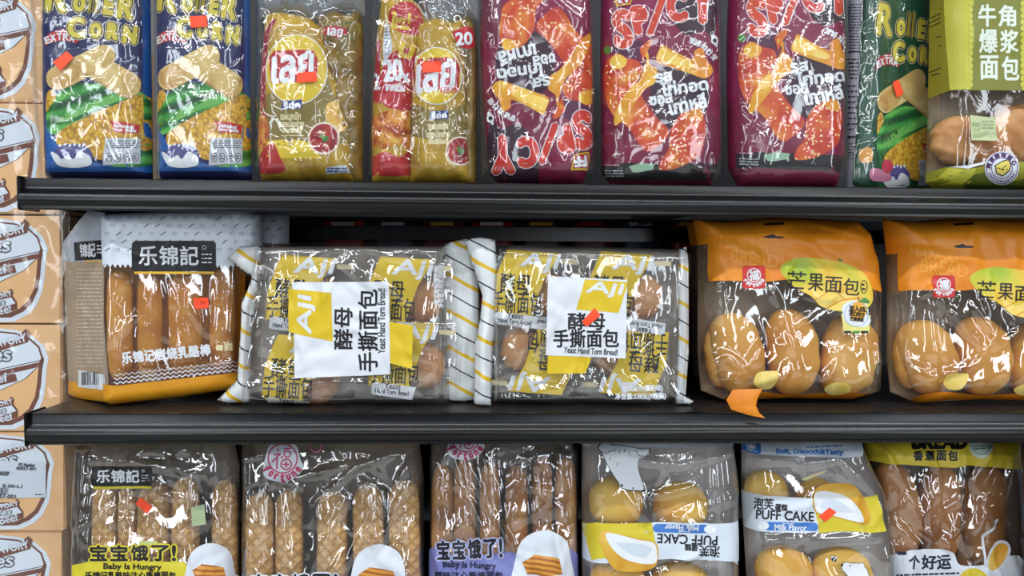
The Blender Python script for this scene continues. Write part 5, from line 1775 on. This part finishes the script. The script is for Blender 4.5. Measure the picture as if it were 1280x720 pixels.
WAFD = mottled('brown_stick_crust', [(150, 90, 38), (182, 122, 58), (206, 150, 84)], 40, 0.55, bump=0.3, detail=4, spec=0.3)
waffle_bag(195, [(100, 552), (200, 540), (292, 548), (299, 580), (300, 700), (299, 764), (96, 766), (94, 700), (96, 600)], [(117, 146, 603, 0), (174, 212, 603, 0), (216, 248, 596, 0), (266, 296, 600, 0), (149, 170, 606, 0)],
           'waffle stick bag with black plate, yellow base and orange price sticker', 11, art_yellow,
           [((108, 560), (290, 560), .012, .006), ((110, 570), (250, 590), .01, .006), ((260, 560), (290, 590), .01, .006), ((104, 560), (102, 700), .006, .006), ((238, 600), (240, 640), .006, .005), ((150, 612), (152, 680), .005, .004), ((293, 560), (296, 700), .006, .006), ((212, 570), (232, 592), .008, .006)])
waffle_bag(415, [(304, 548), (420, 536), (524, 546), (530, 600), (531, 764), (303, 766), (303, 700), (304, 600)], [(308, 342, 616, 0), (346, 378, 612, 0), (397, 434, 614, 0), (442, 478, 606, 2), (486, 524, 600, 2)],
           'clear waffle stick bag with pink round badge and long glossy creases', 23, art_fortune,
           [((355, 601), (452, 577), .006, .006), ((420, 595), (496, 566), .006, .005), ((388, 716), (434, 622), .006, .006), ((428, 716), (470, 640), .006, .006), ((480, 668), (508, 606), .007, .006), ((496, 608), (512, 576), .007, .006), ((512, 576), (514, 608), .006, .005), ((302, 565), (306, 640), .007, .007), ((325, 605), (328, 680), .006, .005), ((352, 620), (358, 700), .007, .006),
            ((395, 628), (400, 690), .006, .005), ((450, 600), (460, 612), .007, .006), ((392, 628), (450, 582), .006, .005), ((466, 620), (470, 690), .006, .005), ((520, 600), (522, 690), .006, .005), ((342, 600), (376, 608), .007, .006)], mat=WAF)
waffle_bag(630, [(538, 546), (630, 536), (716, 546), (722, 600), (723, 764), (536, 766), (536, 700), (538, 600)], [(540, 566, 580, 0), (568, 594, 574, 0), (600, 624, 578, 0), (632, 660, 582, 0), (666, 690, 570, 0), (694, 720, 572, 0)],
           'waffle stick bag with violet blue base and black title', 41, art_purple,
           [((561, 552), (580, 610), .006, .007), ((580, 610), (618, 690), .006, .007), ((578, 558), (610, 630), .006, .007), ((610, 630), (645, 692), .006, .007), ((605, 580), (612, 640), .006, .006), ((616, 575), (628, 660), .006, .006), ((640, 560), (690, 550), .008, .006), ((700, 560), (704, 610), .006, .006), ((660, 580), (668, 650), .006, .005), ((540, 690), (548, 716), .006, .005),
            ((652, 575), (660, 570), .007, .006), ((694, 660), (702, 716), .008, .006), ((580, 620), (583, 680), .005, .005)], mat=WAFD)

# ---------------------------------------------------------------- puff cakes
PUFF = mottled('puff_cake_crust', [(230, 164, 60), (242, 192, 84), (250, 212, 116)], 9, 0.55, bump=0.05, detail=2, spec=0.25)
PUFFP = mottled('printed_cake_skin', [(196, 138, 36), (216, 164, 50), (232, 192, 84)], 20, 0.4, bump=0, detail=1)
PY = pr((214, 196, 50), 0.4, 0)
PBLUE = pr((62, 120, 196), 0.4, 0)
BAND = pr((212, 222, 234), 0.4, 0)
G_PUFF = 'puff cake packs on the lowest shelf'


def puff_art(s, bear):
    """drawn upright as on the pack beside the banana bread"""
    s.poly([(920, 612), (925, 617), (1000, 622), (1062, 624), (1090, 620), (1096, 618), (1107, 664), (1090, 666), (1060, 664), (1000, 666), (960, 665), (932, 662)], BAND, 1)
    s.poly([(1016, 623), (1062, 624), (1090, 620), (1096, 618), (1108, 664), (1090, 666), (1060, 664), (1024, 666)], PY, 1.5)
    for k, (ch, x0, y0, x1, y1) in enumerate((('\u6ce1', 942, 622, 954, 636), ('\u8299', 954.5, 623, 967, 637), ('\u86cb', 968.5, 630, 976, 638), ('\u7cd5', 976.5, 630.5, 984, 638.5))):
        s.text(ch, (x0, y0, x1, y1), INK, 3, -2, 0.35)
    s.text('PUFF CAKE', (945, 638.5, 1017, 650), INK, 3, -2.5, 0.35)
    s.poly(capsule((960, 657.5), (1017, 658.5), 5.4), PBLUE, 2)
    s.poly(ell(954, 657, 7, 5), pr((236, 240, 244), 0.4, 0), 3)
    s.text('Milk Flavor', (968, 655.5, 1008, 663), WHITE, 4, -1, 0.25)
    s.lines_of_print((978, 653, 992, 655), 1, WHITE, 4)
    s.poly([(1016, 632), (1018, 614), (1028, 606), (1046, 604), (1066, 606), (1078, 620), (1086, 640), (1088, 650), (1080, 656), (1064, 652), (1042, 646), (1022, 642)], PUFFP, 4, True)
    s.poly([(1018, 632), (1019, 616), (1034, 614), (1056, 620), (1072, 634), (1079, 652), (1062, 650), (1040, 644), (1023, 641)], pr((232, 236, 240), 0.4, 0), 5, True)
    s.poly([(1024, 632), (1034, 622), (1052, 628), (1066, 640), (1050, 640), (1034, 638)], pr((208, 218, 230), 0.4, 0), 6, True)


def bear_head(s, dx, dy):
    P = [(1051, 705), (1056, 702), (1064, 703.5), (1070, 703.5), (1074, 704), (1076, 702.5), (1080, 704), (1080, 707), (1084, 712), (1087, 722), (1090, 760), (1060, 760), (1062, 724), (1056, 716), (1051.5, 711)]
    P = np.array(P, float) + np.array((dx, dy))
    s.poly(P + np.array((0, 0)), INK, 3)
    c = P.mean(0)
    s.poly(c + (P - c) * 0.955, pr((232, 236, 242), 0.4, 0), 4)
    s.poly(ell(1052 + dx, 706 + dy, 1.8, 1.4), INK, 5)
    s.poly(ell(1062 + dx, 706.5 + dy, 0.9), INK, 5)


def bee(s, x, y):
    s.poly(ell(x, y, 3.6, 2.6, -30), INK, 3)
    s.poly(ell(x + 0.6, y + 0.2, 0.8, 2.2, -30), WHITE, 4)
    s.poly(ell(x - 2.2, y - 3, 2.6, 1.8, 30), INK, 3); s.poly(ell(x - 2.2, y - 3, 2.0, 1.2, 30), WHITE, 4)
    s.poly(ell(x + 2.4, y - 2.6, 2.2, 1.6, -40), INK, 3); s.poly(ell(x + 2.4, y - 2.6, 1.6, 1.1, -40), WHITE, 4)


def puff(px, out, cakes, label, seed, art, folds):
    pk = Pack('puff_cake_pack', px, 0.07, Z3, ref=0.04, py=700, lean=0.14).tag(label, 'cake pack', G_PUFF)
    for k, (cx, cy, rx, ry, rot) in enumerate(cakes):
        t = math.radians(rot)
        dx, dy = math.sin(t) * ry, -math.cos(t) * ry
        loaf(pk, 'puff_cake', (cx + dx, cy + dy), (cx - dx, cy - dy), rx, PUFF, d=0.006, seed=seed + k, lump=0.012, flat=0.7, ends=2.3)
    s = pk.sheet('pack_film', out, CLEAR, T=0.042, r=0.03, pw=0.6, pitch=0.0027, amp=0.0014, wl=0.05, nf=26, fh=0.006, fw=0.007, seed=seed, folds=folds, sit=0.005, back=pr((176, 172, 172), 0.35, 0.1), backT=0.6)
    art(s)
    s.done()


def art_down(s):
    s.poly([(722, 545), (922, 545), (922, 556), (726, 557)], BAND, 1)
    s.Tf = flip(1852, 1308) if False else (lambda P: np.stack([728 + (1107 - P[:, 0]) * 1.04, 1318.5 - P[:, 1]], 1))
    s.poly([(917, 618), (925, 618), (1000, 620), (1107, 622), (1107, 666), (920, 668)], BAND, 0.6)
    puff_art(s, None)
    s.Tf = None
    # bear hanging head down
    P = [(747, 559), (750, 554), (757, 552), (764, 555), (775, 556), (793, 559), (803, 561), (812, 560), (812, 567), (806, 571), (799, 574), (798, 586), (802, 600), (805, 610), (804, 614), (796, 614), (784, 613), (775, 609), (773, 604), (766, 594), (758, 580), (752, 567)]
    P = np.array(P, float)
    s.poly(P, INK, 3, True)
    c = P.mean(0)
    s.poly(c + (P - c) * 0.96, pr((226, 232, 240), 0.4, 0), 4, True)
    for x, y in ((769, 561), (775, 563), (781, 561), (763, 571), (772, 578), (787, 565)):
        s.line([(x, y), (x - 1, y + 4)], 0.7, INK, 5)
    s.line([(750, 564), (757, 567), (765, 563), (766, 557)], 0.8, INK, 5)
    s.line([(794, 563), (800, 570), (808, 570), (812, 562)], 0.8, INK, 5)
    s.poly(ell(777, 606.5, 1.6), INK, 5); s.poly(ell(791, 610, 1.0), INK, 5); s.poly(ell(804.5, 613, 1.6), INK, 5)
    bee(s, 813, 619)


def art_up(s):
    s.poly([(920, 546), (1075, 550), (1078, 570), (1060, 572), (1000, 571), (928, 566)], BAND, 1)
    s.text('Soft, Smooth&Tasty', (970, 561.5, 1054, 569), PBLUE, 2, -1, 0.5)
    s.lines_of_print((1008, 556, 1052, 560), 1, PBLUE, 2, 3)
    s.poly([(928, 548), (948, 550), (951, 566), (948, 568), (934, 565), (929, 560)], PBLUE, 2)
    s.ring(939, 556, 6, 0.8, WHITE, 3, 14)
    s.text('\u798f', (935, 552, 943, 560), WHITE, 3, 0, 0.2)
    s.lines_of_print((933, 562, 946, 564.5), 1, WHITE, 3, -10)
    puff_art(s, None)
    bear_head(s, 0, 0)
    bee(s, 1042, 699)
    s.poly([(1000, 599), (1010, 595), (1034, 587), (1030, 591), (1008, 600)], pr((214, 206, 160), 0.4, 0), 3)
    price_sticker(s, [(1022.5, 645), (1036, 634), (1045, 640), (1031, 652)], None, 8)


puff(826, [(727, 548), (820, 540), (914, 548), (921, 600), (922, 764), (729, 766), (727, 700), (727, 600)], [(770, 627, 33, 32, 0), (850, 632, 34, 30, 0), (772, 725, 34, 28, 0), (850, 728, 36, 25, 0)],
     'puff cake pack standing on its head, white bear drawn at its top', 51, art_down,
     [((790, 574), (850, 582), .006, .006), ((850, 582), (912, 566), .006, .006), ((812, 620), (870, 608), .006, .005), ((912, 566), (924, 566), .006, .006), ((895, 570), (898, 650), .006, .005), ((800, 610), (812, 660), .006, .005), ((730, 556), (734, 600), .006, .005), ((885, 620), (888, 700), .006, .004), ((840, 706), (880, 690), .006, .005)])
puff(1012, [(927, 550), (1000, 544), (1070, 548), (1082, 575), (1100, 612), (1112, 680), (1114, 764), (936, 766), (932, 700), (927, 620)], [(957, 618, 27, 30, 0), (1018, 622, 22, 26, 25), (980, 716, 34, 33, 5), (1052, 719, 36, 35, -5)],
     'puff cake pack with upright blue writing and orange price sticker', 61, art_up,
     [((996, 582), (1060, 570), .008, .005), ((1050, 575), (1090, 612), .008, .006), ((928, 575), (992, 574), .008, .005), ((1018, 675), (1100, 670), .008, .006), ((940, 680), (1005, 670), .008, .005), ((1000, 690), (1012, 720), .006, .004)])

# ---------------------------------------------------------------- banana bread
BBUN = mottled('banana_bread_crust', [(158, 98, 48), (190, 130, 74), (212, 158, 102)], 14, 0.5, bump=0.1, spec=0.3)
pk = Pack('banana_bread_bag', 1176, 0.12, Z3, ref=0.035, py=700, lean=0.14).tag('banana bread bag with yellow top and white base beside the dark red pack', 'bread bag')
for k, (a, b, r, bd) in enumerate((((1108, 576), (1122, 705), 24, 10), ((1176, 578), (1172, 705), 24, 0), ((1236, 580), (1232, 712), 24, -5), ((1106, 640), (1114, 728), 14, 0), ((1206, 600), (1208, 728), 14, 0))):
    loaf(pk, 'bread_roll', a, b, r, BBUN, d=0.004 if k < 3 else -0.014, seed=k, lump=0.03, flat=0.75, bend=bd, ends=3.0)
s = pk.sheet('bag_film', [(1080, 550), (1180, 540), (1266, 548), (1273, 600), (1274, 700), (1272, 764), (1100, 766), (1092, 700), (1082, 620)], CLEAR, T=0.036, r=0.03, pw=0.6, pitch=0.0027, amp=0.0018, wl=0.05, nf=46, fh=0.0065, fw=0.007, seed=71, back=pr((120, 102, 84), 0.4, 0.1), backT=0.6,
             folds=[((1103, 556), (1130, 605), .006, .007), ((1130, 605), (1150, 660), .006, .006), ((1150, 660), (1170, 672), .006, .006), ((1160, 565), (1172, 590), .006, .006), ((1171, 590), (1170, 670), .006, .007), ((1204, 570), (1200, 660), .006, .006), ((1154, 600), (1160, 660), .006, .006), ((1175, 640), (1196, 625), .006, .006),
                    ((1257, 570), (1226, 625), .006, .007), ((1226, 625), (1224, 662), .006, .007), ((1262, 570), (1254, 620), .006, .006), ((1254, 620), (1230, 640), .006, .006), ((1246, 550), (1218, 600), .006, .006), ((1190, 672), (1208, 640), .006, .006), ((1124, 655), (1150, 690), .008, .006), ((1176, 670), (1190, 690), .01, .007), ((1110, 580), (1125, 600), .008, .006), ((1230, 640), (1240, 665), .008, .007)])
BY = pr((214, 192, 54), 0.4, 0.05)
s.poly([(1074, 540), (1280, 540), (1280, 584), (1240, 584), (1208, 582), (1194, 585), (1148, 582), (1078, 577)], BY, 1)
s.text('BREAD', (1141, 543, 1208, 560), INK, 3, 0, 1.6)
for k, ch in enumerate('\u9999\u8549\u9762\u5305'):
    s.text(ch, (1142 + 14.4 * k, 563.5, 1153.5 + 14.4 * k, 575.5), INK, 3, 0, 0.55)
s.poly(ell(1226, 555, 15, 18), pr((206, 222, 214), 0.4, 0), 3)
s.ring(1226, 555, 13, 0.7, GRN, 4)
s.lines_of_print((1216, 556, 1238, 562), 2, pr((52, 110, 90), 0.4, 0), 4, 5)
s.poly([(1096, 712), (1120, 692), (1160, 686), (1190, 690), (1200, 706), (1232, 706), (1280, 702), (1280, 830), (1090, 830)], PALEW, 2, True)
for ch, x0, y0, x1, y1, r in (('\u4e00', 1122, 690, 1132, 693, 0), ('\u4e2a', 1136, 694, 1149, 711, -6), ('\u597d', 1152, 694, 1170, 711, 0), ('\u8fd0', 1171, 694, 1188, 711, 3)):
    s.text(ch, (x0, y0, x1, y1), NAVY, 4, r, 0.6)
s.lines_of_print((1120, 715, 1200, 720), 1, NAVY, 4, 2)
s.line([(1232, 718), (1230, 690), (1228, 670), (1240, 662), (1246, 650)], 3.2, PALEW, 3)
s.poly([(1232, 706), (1236, 690), (1246, 676), (1258, 677), (1263, 688), (1256, 706), (1244, 716), (1234, 714)], PALEW, 4, True)
s.poly([(1235, 703), (1239, 690), (1247, 680), (1257, 680), (1259.5, 688), (1253, 703), (1243, 712), (1236, 711)], mottled('printed_banana', [(214, 150, 44), (228, 178, 70), (236, 204, 116)], 30, 0.4, bump=0), 5, True)
s.poly([(1198, 730), (1204, 714), (1218, 710), (1230, 716), (1236, 730)], BY, 4, True)
s.done()

# sliver of a dark red pack at the edge, and small packs far back under the top shelf
pk = Pack('red_snack_pack', 1330, 0.05, Z3, ref=0.03, py=700).tag('dark red pack just showing beside the banana bread bag', 'snack pack')
s = pk.sheet('pack_film', [(1281, 552), (1380, 548), (1382, 764), (1282, 766)], pr((118, 14, 22), 0.35, 0.1), T=0.03, r=0.03, pitch=0.008, nf=8, fh=0.003, seed=3, back=pr((100, 14, 20), 0.4, 0))
s.poly(ell(1285, 602, 6, 9), PALEW, 1)
s.ring(1285, 602, 6.5, 1.2, pr((60, 130, 120), 0.4, 0), 2)
s.poly([(1270, 690), (1300, 694), (1300, 730), (1270, 730)], pr((40, 30, 20), 0.4, 0), 1)
s.done()

FAR = [((196, 60, 40), (222, 214, 200)), ((60, 66, 80), (190, 196, 206)), ((120, 20, 30), (226, 190, 90)), ((150, 26, 34), (210, 210, 214)), ((70, 60, 52), (216, 160, 60)), ((96, 18, 24), (200, 60, 60)), ((40, 60, 90), (220, 220, 220)), ((140, 30, 30), (230, 210, 120))]
G_FAR = 'small packs at the back of the middle shelf'
wh = ['orange red', 'slate grey', 'dark maroon with gold', 'bright crimson', 'brown and amber', 'deep wine red', 'navy blue', 'brick red and cream']
for k, (c1, c2) in enumerate(FAR):
    x = 430 + k * 62
    pk = Pack('small_snack_pack', x, 0.36, Z2, ref=0.012, py=460).tag(wh[k] + ' small pack in the dark at the back under the top shelf', 'snack pack', G_FAR)
    w = 26
    s = pk.sheet('pack_film', [(x - w, 275 + (k % 3)), (x + w, 275 + (k % 3)), (x + w, 455), (x - w, 455)], pr(c1, 0.4, 0.1), T=0.012, r=0.012, pitch=0.012, seed=k, back=pr(c1, 0.4, 0.1))
    s.poly(rect(x - w * 0.6, 277.5, x + w * 0.5, 282), pr(c2, 0.4, 0), 1)
    s.poly(ell(x, 330, w * 0.5), pr(c2, 0.4, 0), 1)
    s.done()
